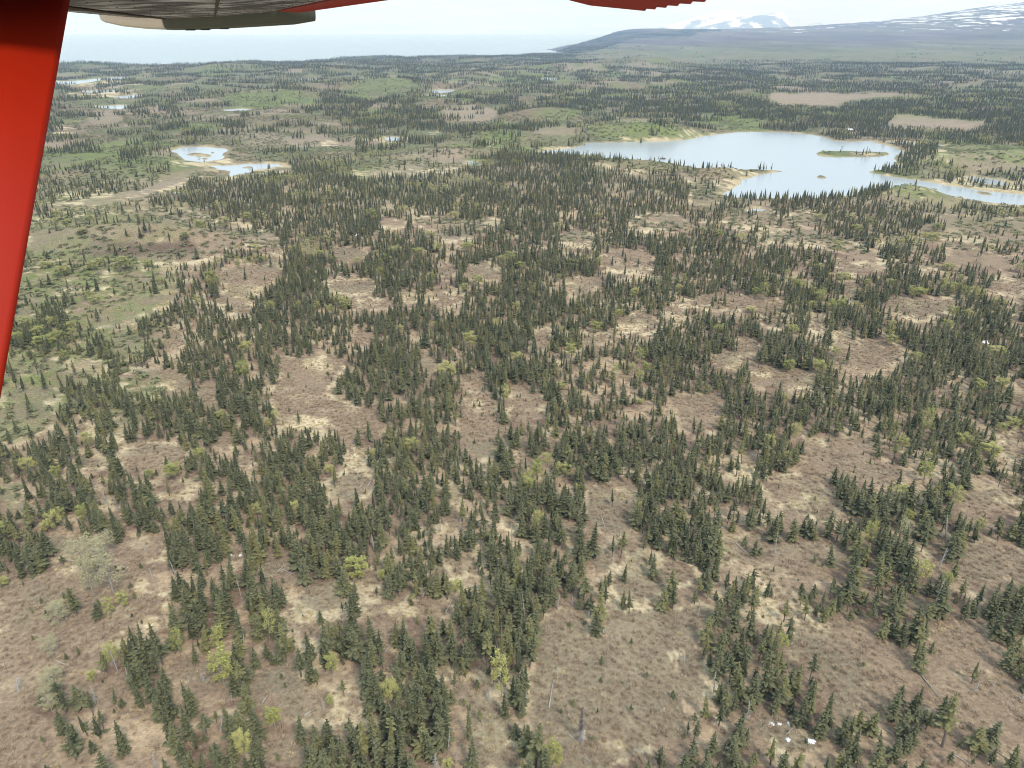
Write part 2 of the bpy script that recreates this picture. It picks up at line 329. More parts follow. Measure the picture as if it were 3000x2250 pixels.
CLEAR = [
 (3, [(570, 605), (1000, 604), (1300, 603), (1590, 617), (1180, 632), (1050, 655), (1000, 688), (640, 670), (570, 640)], 0.0),
 (3, [(1390, 742), (1500, 750), (1980, 795), (1850, 828), (1400, 800), (1340, 790)], 0.0),
 (3, [(1640, 940), (2000, 935), (2300, 960), (2300, 1070), (2000, 1040), (1700, 1020)], 0.0),
 (3, [(1340, 1165), (1450, 1160), (1640, 1200), (1660, 1270), (1500, 1290), (1360, 1260)], 0.04),
 (3, [(0, 1080), (200, 1090), (500, 1105), (620, 1112), (380, 1165), (260, 1250), (180, 1330), (60, 1330), (60, 1180)], 0.06),
 (3, [(230, 800), (480, 850), (0, 905), (0, 860)], 0.1),
 (3, [(820, 970), (1380, 970), (1380, 1030), (820, 1030)], 0.0), (3, (905, 1148, 80, 20), 0.0),
 (3, [(1340, 1160), (1450, 1160), (2300, 1262), (2300, 1335), (1950, 1308), (1660, 1262), (1560, 1190)], 0.0),
 (2, [(1650, 790), (1900, 770), (2300, 880), (2200, 915), (1700, 920), (1560, 850)], 0.06),
 (2, [(1720, 1010), (2300, 1050), (2300, 1130), (1900, 1110), (1700, 1060)], 0.08),
 (2, (820, 740, 190, 55), 0.08), (2, (1400, 840, 160, 30), 0.15),
 (2, [(650, 880), (960, 850), (1130, 900), (900, 990), (750, 1080), (560, 1100), (100, 1130), (60, 1060), (500, 960)], 0.07),
 (2, [(0, 560), (350, 510), (480, 550), (200, 640), (0, 600)], 0.05),
 (1, (1780, 640, 320, 45), 0.04),
 (1, [(240, 1327), (900, 1230), (1100, 1120), (1250, 1110), (1200, 1180), (1000, 1250), (700, 1327)], 0.0),
 (1, [(900, 1000), (1200, 940), (1500, 950), (1850, 1050), (1900, 1080), (1500, 1140), (1200, 1140), (1080, 1060)], 0.03),
 (1, [(1300, 860), (1900, 830), (2300, 880), (2300, 990), (1500, 930)], 0.12),
 (4, [(200, 100), (900, 50), (1200, 30), (1500, 130), (1800, 180), (1850, 330), (1500, 250), (1350, 350), (1150, 380), (1000, 400), (700, 330), (400, 340), (180, 430)], 0.05),
 (4, [(130, 450), (900, 380), (1000, 480), (700, 560), (400, 560), (250, 620), (100, 620)], 0.06),
 (4, [(390, 690), (700, 600), (1050, 570), (1130, 620), (950, 690), (850, 790), (620, 800), (450, 720)], 0.02),
 (4, [(1400, 450), (1750, 380), (1830, 420), (1650, 570), (1580, 680), (1450, 720), (1400, 640), (1500, 540)], 0.02),
 (4, (1100, 870, 130, 70), 0.02), (4, (820, 880, 110, 60), 0.05), (4, (160, 1020, 190, 70), 0.1), (4, (500, 1050, 200, 60), 0.05),
 (4, (1000, 1130, 220, 70), 0.02), (4, (1350, 1230, 60, 50), 0.02), (4, (200, 1230, 200, 60), 0.12), (4, (110, 700, 120, 60), 0.15),
 (4, [(1836, 995), (2035, 973), (2234, 1017), (2212, 1106), (2123, 1217), (2300, 1283), (2300, 1400), (1990, 1430), (1770, 1393), (1748, 1283)], 0.02),
 (5, (590, 110, 150, 40), 0.02), (5, (330, 120, 80, 30), 0.05), (5, (760, 160, 150, 65), 0.1), (5, (960, 110, 80, 25), 0.02), (5, (1520, 225, 110, 50), 0.02), (5, (2050, 110, 190, 55), 0.02),
 (5, (1850, 370, 170, 75), 0.02), (5, (60, 320, 100, 45), 0.02), (5, (80, 520, 150, 50), 0.02), (5, (200, 640, 130, 30), 0.04), (5, (680, 590, 140, 55), 0.02), (5, (450, 590, 70, 35), 0.05),
 (5, (910, 440, 120, 42), 0.02), (5, (680, 440, 60, 25), 0.05), (5, (1560, 510, 120, 45), 0.02), (5, (1940, 770, 150, 65), 0.02), (5, (1640, 860, 100, 32), 0.03), (5, (2170, 690, 60, 50), 0.02),
 (5, (1310, 850, 60, 60), 0.05), (5, (570, 1040, 40, 75), 0.02), (5, (130, 840, 60, 35), 0.03), (5, (860, 1130, 60, 30), 0.05), (5, (1220, 1250, 120, 80), 0.02), (5, (900, 1270, 90, 55), 0.03), (5, (1850, 1080, 100, 55), 0.2),
 (6, [(290, 20), (540, 20), (620, 60), (620, 130), (300, 160), (250, 60)], 0.1), (6, [(480, 195), (750, 145), (950, 200), (1100, 230), (1200, 300), (1150, 340), (1080, 320), (850, 260), (500, 240)], 0.02),
 (6, (780, 90, 130, 50), 0.04), (6, (1150, 375, 160, 60), 0.05), (6, [(1560, 60), (2300, 100), (2300, 250), (1900, 260), (1750, 200), (1600, 250), (1530, 200)], 0.08),
 (6, [(1740, 270), (2050, 330), (2300, 380), (2100, 420), (1900, 370), (1780, 400), (1500, 430), (1560, 380), (1700, 380)], 0.1),
 (6, [(1330, 630), (1750, 600), (1800, 650), (1600, 740), (1400, 710)], 0.02), (6, (2110, 540, 130, 55), 0.02), (6, (2180, 660, 60, 90), 0.04), (6, (1100, 540, 60, 50), 0.05),
 (6, (350, 640, 340, 48), 0.02), (6, (580, 720, 90, 90), 0.12), (6, (1190, 965, 230, 95), 0.01), (6, (660, 1130, 220, 70), 0.03), (6, (120, 1290, 180, 60), 0.01), (6, (400, 920, 70, 50), 0.1),
 (6, (290, 1000, 90, 45), 0.04), (6, (870, 760, 50, 60), 0.05), (6, (1000, 840, 55, 30), 0.04), (6, (2170, 1210, 70, 60), 0.05),
 (7, (110, 50, 250, 120), 0.05), (7, (570, 110, 60, 60), 0.05), (7, (1000, 310, 230, 95), 0.01), (7, (770, 100, 60, 80), 0.05), (7, (600, 340, 100, 30), 0.03), (7, (60, 540, 90, 60), 0.05), (7, (150, 650, 120, 45), 0.05),
 (7, (680, 560, 50, 60), 0.05), (7, (1110, 560, 130, 28), 0.02), (7, (1230, 470, 70, 40), 0.02),
 (7, [(-80, 1150), (330, 1060), (450, 860), (700, 850), (900, 830), (1060, 840), (1050, 950), (930, 1010), (860, 1200), (1050, 1260), (950, 1340), (-80, 1340)], 0.01),
 (7, (420, 890, 120, 70), 0.03), (7, (1800, 1010, 100, 60), 0.05), (7, (1520, 940, 70, 40), 0.02), (7, (2090, 1200, 130, 115), 0.04), (7, (1450, 230, 50, 30), 0.05), (7, (1590, 340, 60, 40), 0.05), (7, (2170, 520, 70, 50), 0.05),
 (8, (130, 100, 150, 100), 0.01), (8, (920, 130, 145, 175), 0.01), (8, (1200, 20, 120, 55), 0.02), (8, (100, 310, 95, 70), 0.05), (8, (1380, 170, 60, 50), 0.04), (8, (1180, 270, 40, 100), 0.05),
 (8, (80, 500, 115, 95), 0.06), (8, (720, 540, 50, 60), 0.05), (8, (1750, 640, 165, 160), 0.01), (8, (1500, 830, 50, 75), 0.03), (8, (790, 1010, 110, 90), 0.01), (8, (700, 760, 60, 50), 0.05), (8, (1080, 740, 60, 40), 0.05),
 (8, [(1850, 900), (2000, 920), (2300, 1000), (2300, 1080), (2050, 1200), (1960, 1250), (1830, 1230), (1760, 1100)], 0.04), (8, (1780, 1260, 80, 70), 0.02), (8, (1680, 980, 60, 70), 0.05), (8, (400, 1290, 200, 60), 0.08), (8, (170, 1100, 80, 60), 0.05),
 (9, (120, 60, 140, 70), 0.02), (9, [(780, 170), (1200, 190), (1210, 280), (1330, 370), (1440, 400), (1300, 470), (1150, 430), (1000, 370), (900, 520), (1080, 600), (950, 720), (780, 680), (530, 590), (480, 480), (560, 430), (780, 430), (800, 330)], 0.01),
 (9, (350, 370, 120, 50), 0.1), (9, (2160, 230, 80, 110), 0.03), (9, (1990, 600, 230, 75), 0.02), (9, [(250, 830), (500, 800), (570, 900), (900, 880), (960, 970), (930, 1100), (700, 1200), (540, 1180), (470, 1020), (330, 960), (250, 1000)], 0.01),
 (9, (980, 950, 80, 95), 0.03), (9, (620, 1250, 70, 80), 0.03), (9, (2000, 990, 260, 125), 0.02), (9, (1640, 900, 80, 70), 0.04), (9, (1500, 960, 45, 60), 0.04), (9, (1500, 680, 40, 50), 0.1), (9, (1500, 1280, 110, 50), 0.04),
 (10, [(-90, -20), (350, 0), (620, 230), (900, 60), (1100, 90), (1060, 300), (840, 280), (800, 350), (640, 450), (560, 560), (650, 660), (560, 680), (300, 640), (250, 740), (220, 850), (300, 900), (380, 1050), (330, 1240), (-90, 1240)], 0.0),
 (10, (700, 720, 110, 90), 0.02), (10, (870, 870, 150, 50), 0.03), (10, (1170, 560, 85, 85), 0.03), (10, (1350, 610, 90, 70), 0.05), (10, (1800, 660, 185, 100), 0.02), (10, (2000, 800, 170, 120), 0.04), (10, (1980, 260, 130, 85), 0.02),
 (10, (2150, 120, 80, 80), 0.02), (10, (1850, 1130, 150, 85), 0.02), (10, (1650, 320, 100, 50), 0.1),
 (11, [(1270, 330), (1400, 200), (1600, 180), (1600, 360), (1700, 360), (1720, 120), (1830, 70), (1830, 200), (2050, 200), (2300, 180), (2300, 420), (2120, 480), (2150, 600), (2212, 640), (2212, 1000), (2100, 1030), (1950, 1080), (1800, 1180), (1700, 1240), (1430, 1240), (1330, 1000), (1240, 950), (1230, 700), (1280, 560)], 0.0),
 (11, [(750, 640), (950, 620), (960, 760), (1050, 880), (1150, 950), (1000, 1100), (950, 1240), (840, 1240), (860, 1000), (800, 820), (740, 760)], 0.0), (11, (1080, 1150, 110, 90), 0.0),
 (11, (350, 180, 220, 60), 0.03), (11, (600, 180, 120, 60), 0.08), (11, (330, 360, 60, 100), 0.05), (11, (80, 800, 95, 80), 0.02), (11, (20, 900, 40, 60), 0.03), (11, (650, 560, 70, 60), 0.05),
 (12, [(700, 100), (760, 160), (830, 300), (1050, 250), (1200, 300), (1330, 400), (1480, 460), (1470, 560), (1520, 600), (1500, 680), (1420, 660), (1340, 780), (1370, 860), (1260, 910), (1100, 840), (1000, 900), (980, 740), (870, 640), (850, 500), (700, 500), (650, 420), (760, 300)], 0.0),
 (12, [(1600, 280), (1950, 280), (2000, 420), (2080, 480), (2080, 600), (2150, 720), (2300, 760), (2300, 1100), (2060, 950), (1800, 1000), (1760, 850), (1700, 740), (1550, 600), (1600, 480)], 0.0),
 (12, (80, 240, 110, 85), 0.02), (12, (560, 180, 60, 120), 0.03), (12, (60, 620, 90, 190), 0.02), (12, (620, 950, 130, 70), 0.02), (12, (750, 1050, 150, 65), 0.02), (12, (1600, 1100, 100, 80), 0.08), (12, (1450, 130, 60, 40), 0.05),
]
paint(DEN, WOODS); paint(DEN, CLEAR)
OPEN = (DEN < 0.16) * 1.0                         # visible clearings
STRAW = np.zeros((MH, MW)); GREEN = np.zeros((MH, MW)); BOG = np.zeros((MH, MW)); EARTH = np.zeros((MH, MW))
STRAW_S = [(10, g) for g in [(550, 600, 90, 45), (1000, 290, 100, 35), (900, 20, 45, 60), (870, 870, 150, 40), (1980, 240, 90, 60)]] \
 + [(11, g) for g in [(960, 1020, 85, 130), (860, 650, 80, 40), (1780, 140, 50, 70), (420, 210, 100, 40), (1790, 1080, 50, 35), (20, 880, 40, 60), (1430, 560, 50, 30)]] \
 + [(12, g) for g in [(1590, 780, 50, 90), (2040, 600, 50, 90), (1700, 290, 90, 45), (760, 100, 60, 60), (560, 180, 60, 100), (1800, 620, 40, 50), (1290, 900, 90, 30)]] \
 + [(9, g) for g in [(830, 600, 130, 50), (930, 950, 80, 60), (290, 870, 90, 70), (1530, 950, 60, 70), (450, 400, 130, 50), (850, 210, 70, 35), (2120, 590, 110, 40), (740, 1200, 60, 45), (900, 1070, 50, 50)]] \
 + [(8, g) for g in [(700, 760, 60, 40), (1780, 550, 150, 40), (1950, 1000, 150, 80), (1800, 1260, 60, 55), (700, 1120, 60, 40), (1380, 160, 60, 50), (100, 330, 90, 55), (1510, 840, 45, 65), (700, 540, 45, 50), (400, 1300, 120, 40)]] \
 + [(7, g) for g in [(1110, 560, 120, 28), (900, 1150, 50, 60), (450, 1000, 110, 80), (150, 650, 110, 45), (620, 130, 55, 65), (770, 150, 55, 65), (1950, 70, 220, 45), (1230, 480, 65, 32), (2130, 540, 80, 45)]] \
 + [(4, g) for g in [(1580, 560, 130, 60), (1450, 690, 60, 35), (1090, 660, 60, 32), (850, 780, 60, 30), (560, 1060, 160, 50), (2050, 1050, 100, 65), (1760, 400, 90, 32), (450, 480, 70, 20), (700, 450, 50, 40), (1300, 860, 45, 35), (1090, 1170, 60, 30), (1000, 225, 150, 14)]] \
 + [(5, g) for g in [(520, 600, 130, 40), (740, 570, 70, 28), (1880, 780, 110, 35), (1500, 510, 65, 28), (700, 920, 45, 35), (570, 1040, 35, 65), (1830, 1070, 100, 50), (860, 1290, 65, 35), (960, 430, 60, 22), (1000, 130, 70, 45), (1740, 440, 60, 16)]] \
 + [(6, g) for g in [(1330, 370, 90, 30), (1150, 370, 70, 22), (560, 340, 60, 30), (1750, 600, 100, 22), (340, 1030, 70, 50), (520, 1120, 80, 45), (820, 1160, 80, 50), (780, 520, 65, 22), (910, 550, 45, 40), (1280, 250, 60, 22), (1450, 650, 65, 22), (1000, 840, 65, 28), (2120, 740, 60, 18), (1900, 230, 90, 20), (680, 60, 60, 12)]] \
 + [(3, g) for g in [(1560, 1000, 160, 45), (1620, 1060, 120, 25), (50, 870, 70, 30), (300, 1190, 110, 40), (1800, 1180, 400, 28), (1800, 1215, 300, 18), (1000, 905, 90, 14), (1120, 1260, 60, 16), (1200, 1005, 160, 16), (1300, 1120, 120, 12), (2150, 1190, 90, 40), (480, 1130, 120, 12)]] \
 + [(2, g) for g in [(1400, 965, 190, 16), (2000, 905, 220, 12), (300, 905, 170, 30), (300, 1130, 250, 10), (700, 1110, 150, 10), (1560, 812, 40, 8), (980, 935, 60, 20), (620, 870, 60, 8)]] \
 + [(1, g) for g in [(1300, 1050, 200, 40), (1600, 1090, 300, 40), (400, 840, 90, 30), (640, 540, 300, 18), (680, 610, 260, 16), (2150, 930, 80, 18), (1450, 800, 60, 8), (550, 1250, 200, 20)]]
paint(STRAW, STRAW_S, 1.0)
GREEN_S = [(4, [(130, 430), (420, 345), (1000, 380), (1150, 400), (900, 440), (500, 520), (120, 560)], 1.0), (4, (330, 470, 190, 50), 1.0), (4, (150, 1040, 170, 60), 0.9), (4, (80, 1160, 120, 50), 1.0), (4, (700, 840, 150, 60), 0.4),
 (4, [(-80, 100), (900, 60), (1300, 130), (1300, 200), (600, 230), (200, 330), (-80, 400)], 0.45), (7, (80, 60, 260, 130), 0.8), (7, (40, 560, 90, 90), 0.6), (4, (360, 620, 330, 110), 0.45),
 (3, [(1640, 945), (2000, 935), (2300, 960), (2300, 1080), (2000, 1060), (1700, 1030)], 1.0), (3, [(1340, 1160), (1450, 1155), (1640, 1200), (1670, 1290), (1500, 1300), (1360, 1270)], 1.0),
 (3, [(820, 970), (1380, 970), (1380, 1030), (820, 1030)], 0.0), (3, (905, 1148, 80, 20), 0.0),
 (2, [(1650, 790), (1900, 765), (2300, 880), (2200, 905), (1700, 890), (1560, 850)], 0.8), (2, [(1720, 1010), (2300, 1045), (2300, 1110), (1900, 1090), (1700, 1060)], 0.5), (2, [(900, 870), (1080, 860), (1130, 900), (930, 960), (850, 940)], 0.9),
 (2, (250, 550, 260, 60), 0.8), (1, (1780, 630, 330, 50), 0.9), (1, (900, 1060, 330, 80), 0.6), (2, (860, 1035, 55, 45), 1.0), (1, (1300, 590, 150, 25), 0.6), (1, (2080, 470, 120, 22), 0.7), (2, (1380, 740, 150, 40), 0.7)]
paint(GREEN, GREEN_S)
BOG_S = [(3, [(570, 605), (1000, 604), (1300, 603), (1590, 617), (1180, 632), (1050, 655), (1000, 688), (640, 670), (570, 640)], 1.0), (3, [(1390, 742), (1500, 750), (1980, 795), (1850, 828), (1400, 800), (1340, 790)], 0.9),
 (2, (820, 740, 190, 55), 0.9), (2, (1400, 845, 160, 32), 0.6), (1, (1250, 650, 170, 14), 0.9), (1, (680, 770, 120, 40), 0.6), (1, (420, 930, 160, 40), 0.7),
 (1, [(240, 1327), (900, 1230), (1100, 1120), (1250, 1110), (1200, 1180), (1000, 1250), (700, 1327)], 0.45), (4, (200, 10, 200, 40), 0.5)]
paint(BOG, BOG_S)
paint(EARTH, [(4, [(520, 290), (640, 230), (900, 250), (1250, 240), (1320, 310), (1150, 345), (800, 330), (560, 335)], 1.0)])
def blur(M, n):
    for _ in range(n):
        M = (M + np.roll(M, 1, 0) + np.roll(M, -1, 0) + np.roll(M, 1, 1) + np.roll(M, -1, 1)) / 5.0
    return M
STRAW = blur(STRAW, 2); GREEN = np.maximum(GREEN, 0.92 * (1 - sstep(250, 620, PXX + (fbm(PXX, PYY, 120, 3, 77) - .5) * 500)) * sstep(640, 720, PYY) * (1 - sstep(1180, 1300, PYY))); GREEN = blur(GREEN, 3); BOG = blur(BOG, 1); EARTH = blur(EARTH, 3)
EDGE = blur(OPEN.copy(), 5); EDGE = 4 * EDGE * (1 - EDGE)
def look(M, px, py):
    return M[np.clip((py / 4).astype(int), 0, MH - 1), np.clip((px / 4).astype(int), 0, MW - 1)]

# ------------------------------------------------------------------ material helpers
MATS = {}
def new_mat(name):
    m = bpy.data.materials.new(name); m.use_nodes = True
    MATS[name] = m
    return m, m.node_tree.nodes, m.node_tree.links, m.node_tree.nodes['Principled BSDF']
def nd(nodes, typ, **kw):
    n = nodes.new(typ)
    for k, v in kw.items(): setattr(n, k, v)
    return n
def mixc(nodes, links, fac, a, b, blend='MIX'):
    n = nodes.new('ShaderNodeMix'); n.data_type = 'RGBA'; n.blend_type = blend
    for key, v in (('Factor', fac), ('A', a), ('B', b)):
        if isinstance(v, (int, float)): n.inputs[key].default_value = v
        elif isinstance(v, tuple): n.inputs[key].default_value = (*v, 1) if len(v) == 3 else v
        else: links.new(v, n.inputs[key])
    return n.outputs['Result']
def noise(nodes, links, scale, detail=3, rough=0.55, vec=None, dim='3D'):
    n = nodes.new('ShaderNodeTexNoise'); n.noise_dimensions = dim
    n.inputs['Scale'].default_value = scale; n.inputs['Detail'].default_value = detail; n.inputs['Roughness'].default_value = rough
    if vec is not None: links.new(vec, n.inputs['Vector'])
    return n.outputs['Fac']
def mrange(nodes, links, v, a, b, c=0.0, d=1.0):
    n = nodes.new('ShaderNodeMapRange'); links.new(v, n.inputs['Value'])
    for k, x in zip(('From Min', 'From Max', 'To Min', 'To Max'), (a, b, c, d)): n.inputs[k].default_value = x
    return n.outputs[0]
def simple(name, col, rough=0.8, metal=0.0, var=0.0, scale=3.0, spec=0.2):
    m, n, l, p = new_mat(name)
    p.inputs['Roughness'].default_value = rough; p.inputs['Metallic'].default_value = metal
    p.inputs['Specular IOR Level'].default_value = spec
    if var > 0:
        tcn = n.new('ShaderNodeTexCoord')
        f = noise(n, l, scale, 4, 0.6, tcn.outputs['Object'])
        l.new(mixc(n, l, f, tuple(c * (1 - var) for c in col), tuple(min(1, c * (1 + var)) for c in col)), p.inputs['Base Color'])
    else:
        p.inputs['Base Color'].default_value = (*col, 1)
    return m

# ground: cover colours come from the vertex colours, fine structure from noise
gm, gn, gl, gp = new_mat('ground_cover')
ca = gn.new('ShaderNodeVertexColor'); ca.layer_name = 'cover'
geo = gn.new('ShaderNodeNewGeometry')
n1 = noise(gn, gl, 0.9, 5, 0.7, geo.outputs['Position'])
n2 = noise(gn, gl, 0.16, 4, 0.6, geo.outputs['Position'])
f1 = mrange(gn, gl, n1, 0.3, 0.7, 0.62, 1.36)
f2 = mrange(gn, gl, n2, 0.3, 0.7, 0.88, 1.12)
mm = gn.new('ShaderNodeMath'); mm.operation = 'MULTIPLY'; gl.new(f1, mm.inputs[0]); gl.new(f2, mm.inputs[1])
vs = gn.new('ShaderNodeVectorMath'); vs.operation = 'SCALE'
gl.new(ca.outputs['Color'], vs.inputs[0]); gl.new(mm.outputs[0], vs.inputs['Scale'])
smp = gn.new('ShaderNodeMapping'); smp.inputs['Scale'].default_value = (0.0075, 0.0022, 0.004)
gl.new(geo.outputs['Position'], smp.inputs[0])
sno = noise(gn, gl, 1.0, 7, 0.66, smp.outputs[0])
sad = gn.new('ShaderNodeMath'); sad.operation = 'MULTIPLY_ADD'; gl.new(ca.outputs['Alpha'], sad.inputs[0]); sad.inputs[1].default_value = 0.15; gl.new(sno, sad.inputs[2])
sgt = mrange(gn, gl, sad.outputs[0], 0.66, 0.69)
sal = gn.new('ShaderNodeMath'); sal.operation = 'MULTIPLY'; gl.new(sgt, sal.inputs[0]); gl.new(mrange(gn, gl, ca.outputs['Alpha'], 0.0, 0.05), sal.inputs[1])
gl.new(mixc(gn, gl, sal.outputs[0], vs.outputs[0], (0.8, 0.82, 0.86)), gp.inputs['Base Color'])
gp.inputs['Roughness'].default_value = 0.95; gp.inputs['Specular IOR Level'].default_value = 0.05
bmp = gn.new('ShaderNodeBump'); bmp.inputs['Strength'].default_value = 0.9; bmp.inputs['Distance'].default_value = 0.6
gl.new(n1, bmp.inputs['Height']); gl.new(bmp.outputs[0], gp.inputs['Normal'])

def water_mat(name, col, scale, strength, rough):
    m, n, l, p = new_mat(name)
    p.inputs['Base Color'].default_value = (*col, 1)
    p.inputs['Roughness'].default_value = rough
    p.inputs['IOR'].default_value = 1.33
    p.inputs['Specular IOR Level'].default_value = 0.5
    g = n.new('ShaderNodeNewGeometry')
    mp = n.new('ShaderNodeMapping'); mp.inputs['Scale'].default_value = (1.0, 0.45, 1.0); mp.inputs['Rotation'].default_value = (0, 0, 0.35)
    l.new(g.outputs['Position'], mp.inputs[0])
    h = noise(n, l, scale, 4, 0.6, mp.outputs[0])
    b = n.new('ShaderNodeBump'); b.inputs['Strength'].default_value = strength; b.inputs['Distance'].default_value = 0.5
    l.new(h, b.inputs['Height']); l.new(b.outputs[0], p.inputs['Normal'])
    return m
M_LAKE = water_mat('lake_water', (0.36, 0.39, 0.40), 0.55, 0.25, 0.2)  # base colour lightened to stand in for bright sky reflection
M_POND = water_mat('pond_water_painted_sky', (0.38, 0.41, 0.42), 0.6, 0.15, 0.2)  # pale base paints in the sky's reflection, no silt meant
M_SEA = water_mat('sea_water', (0.20, 0.25, 0.26), 0.02, 0.05, 0.2)

def foliage_mat(name, dark, light, tipc, tip_amt=0.35, stops=None):
    m, n, l, p = new_mat(name)
    oi = n.new('ShaderNodeObjectInfo'); g = n.new('ShaderNodeNewGeometry')
    c = mixc(n, l, oi.outputs['Random'], dark, light)
    if stops:
        cr = n.new('ShaderNodeValToRGB'); el_ = cr.color_ramp.elements
        while len(el_) < len(stops): el_.new(0.5)
        for e_, (pos, cc) in zip(el_, stops): e_.position = pos; e_.color = (*cc, 1)
        l.new(oi.outputs['Random'], cr.inputs[0]); c = cr.outputs[0]
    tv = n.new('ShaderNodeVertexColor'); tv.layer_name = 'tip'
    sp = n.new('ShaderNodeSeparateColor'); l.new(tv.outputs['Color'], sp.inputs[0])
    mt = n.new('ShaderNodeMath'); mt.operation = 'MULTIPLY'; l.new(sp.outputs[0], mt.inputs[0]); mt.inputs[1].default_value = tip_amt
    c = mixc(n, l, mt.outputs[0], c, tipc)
    nf = noise(n, l, 1.7, 3, 0.6, g.outputs['Position'])
    s = n.new('ShaderNodeVectorMath'); s.operation = 'SCALE'
    l.new(c, s.inputs[0]); l.new(mrange(n, l, nf, 0.3, 0.7, 0.75, 1.25), s.inputs['Scale'])
    l.new(s.outputs[0], p.inputs['Base Color'])
    p.inputs['Roughness'].default_value = 0.85; p.inputs['Specular IOR Level'].default_value = 0.12
    return m
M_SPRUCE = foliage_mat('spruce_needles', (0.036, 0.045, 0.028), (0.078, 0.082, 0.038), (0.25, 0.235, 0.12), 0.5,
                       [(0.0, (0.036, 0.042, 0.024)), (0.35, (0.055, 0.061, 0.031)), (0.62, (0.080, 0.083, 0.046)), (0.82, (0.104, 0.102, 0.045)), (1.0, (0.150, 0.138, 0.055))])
M_BIRCH = foliage_mat('young_leaves', (0.235, 0.24, 0.066), (0.36, 0.33, 0.12), (0.46, 0.43, 0.17), 0.3)
M_PALE = foliage_mat('catkins_and_buds', (0.30, 0.27, 0.15), (0.36, 0.32, 0.19), (0.42, 0.40, 0.2), 0.3)
M_BARK = simple('spruce_bark', (0.16, 0.13, 0.11), 0.9, 0, 0.35, 2.0)
M_WHITEBARK = simple('birch_bark', (0.30, 0.28, 0.24), 0.8, 0, 0.3, 3.0)
M_DEAD = simple('weathered_dead_wood', (0.36, 0.33, 0.30), 0.85, 0, 0.35, 1.5)
M_DEADDARK = simple('dark_dead_twigs', (0.13, 0.11, 0.105), 0.9, 0, 0.3, 1.5)
M_TWIG = foliage_mat('bare_alder_twigs', (0.28, 0.205, 0.145), (0.42, 0.325, 0.225), (0.50, 0.40, 0.28), 0.5)
M_SCRUB = foliage_mat('willow_scrub', (0.15, 0.158, 0.075), (0.22, 0.21, 0.115), (0.24, 0.24, 0.10), 0.4)
M_GRASS = foliage_mat('dry_grass', (0.36, 0.27, 0.15), (0.50, 0.39, 0.22), (0.58, 0.47, 0.28), 0.5)
M_SNOW = simple('old_snow', (0.85, 0.87, 0.9), 0.6, 0, 0.05, 1.0)
# ------------------------------------------------------------------ object helpers
def mesh_np(name, verts, faces, mats, fmat=None, tip=None, smooth=False):
    me = bpy.data.meshes.new(name)
    me.from_pydata([tuple(v) for v in verts], [], faces)
    for m in mats: me.materials.append(m)
    if fmat is not None: me.polygons.foreach_set('material_index', np.asarray(fmat, np.int32))
    if tip is not None:
        a = me.color_attributes.new('tip', 'FLOAT_COLOR', 'POINT')
        c = np.zeros((len(verts), 4), np.float32); c[:, 0] = c[:, 1] = c[:, 2] = tip; c[:, 3] = 1
        a.data.foreach_set('color', c.ravel())
    if smooth: me.polygons.foreach_set('use_smooth', np.ones(len(me.polygons), bool))
    me.update()
    return me
def obj(name, me, parent=None, loc=(0, 0, 0)):
    o = bpy.data.objects.new(name, me); COL.objects.link(o)
    o.location = loc
    if parent is not None: o.parent = parent
    return o
def thing(name, label, cat, loc=(0, 0, 0), rz=0.0, group=None, scale=None):
    o = bpy.data.objects.new(name, None); COL.objects.link(o)
    o.empty_display_size = 0.5
    o.location = loc; o.rotation_euler = (0, 0, rz)
    if scale is not None: o.scale = scale
    tag(o, label, cat, group)
    return o
def tag(o, label=None, cat=None, group=None, kind=None):
    if label: o['label'] = label
    if cat: o['category'] = cat
    if group: o['group'] = group
    if kind: o['kind'] = kind
    return o
class MB:
    def __init__(s): s.v = []; s.f = []; s.m = []; s.t = []
    def add(s, vs, fs, mat=0, tip=0.0):
        b = len(s.v); s.v += [tuple(v) for v in vs]
        s.t += list(tip) if hasattr(tip, '__len__') else [tip] * len(vs)
        s.f += [tuple(i + b for i in f) for f in fs]; s.m += [mat] * len(fs)
    def tube(s, pts, rad, n=6, mat=0, tip=0.0, cap=True):
        pts = [np.array(p, float) for p in pts]; rings = []
        for i, p in enumerate(pts):
            d = pts[min(i + 1, len(pts) - 1)] - pts[max(i - 1, 0)]; d /= np.linalg.norm(d) + 1e-9
            a = np.cross(d, (0, 0, 1) if abs(d[2]) < 0.9 else (1, 0, 0)); a /= np.linalg.norm(a); b = np.cross(d, a)
            rings.append([p + rad[i] * (a * math.cos(2 * math.pi * k / n) + b * math.sin(2 * math.pi * k / n)) for k in range(n)])
        vs = [v for r in rings for v in r]; fs = []
        for i in range(len(pts) - 1):
            for k in range(n):
                fs.append((i * n + k, i * n + (k + 1) % n, (i + 1) * n + (k + 1) % n, (i + 1) * n + k))
        if cap: fs += [tuple(range(n))[::-1], tuple((len(pts) - 1) * n + k for k in range(n))]
        s.add(vs, fs, mat, tip)
    def box(s, lo, hi, mat=0):
        x0, y0, z0 = lo; x1, y1, z1 = hi
        s.add([(x0, y0, z0), (x1, y0, z0), (x1, y1, z0), (x0, y1, z0), (x0, y0, z1), (x1, y0, z1), (x1, y1, z1), (x0, y1, z1)],
              [(0, 3, 2, 1), (4, 5, 6, 7), (0, 1, 5, 4), (1, 2, 6, 5), (2, 3, 7, 6), (3, 0, 4, 7)], mat)
    def mesh(s, name, mats, smooth=False):
        return mesh_np(name, s.v, s.f, mats, s.m, np.array(s.t), smooth)

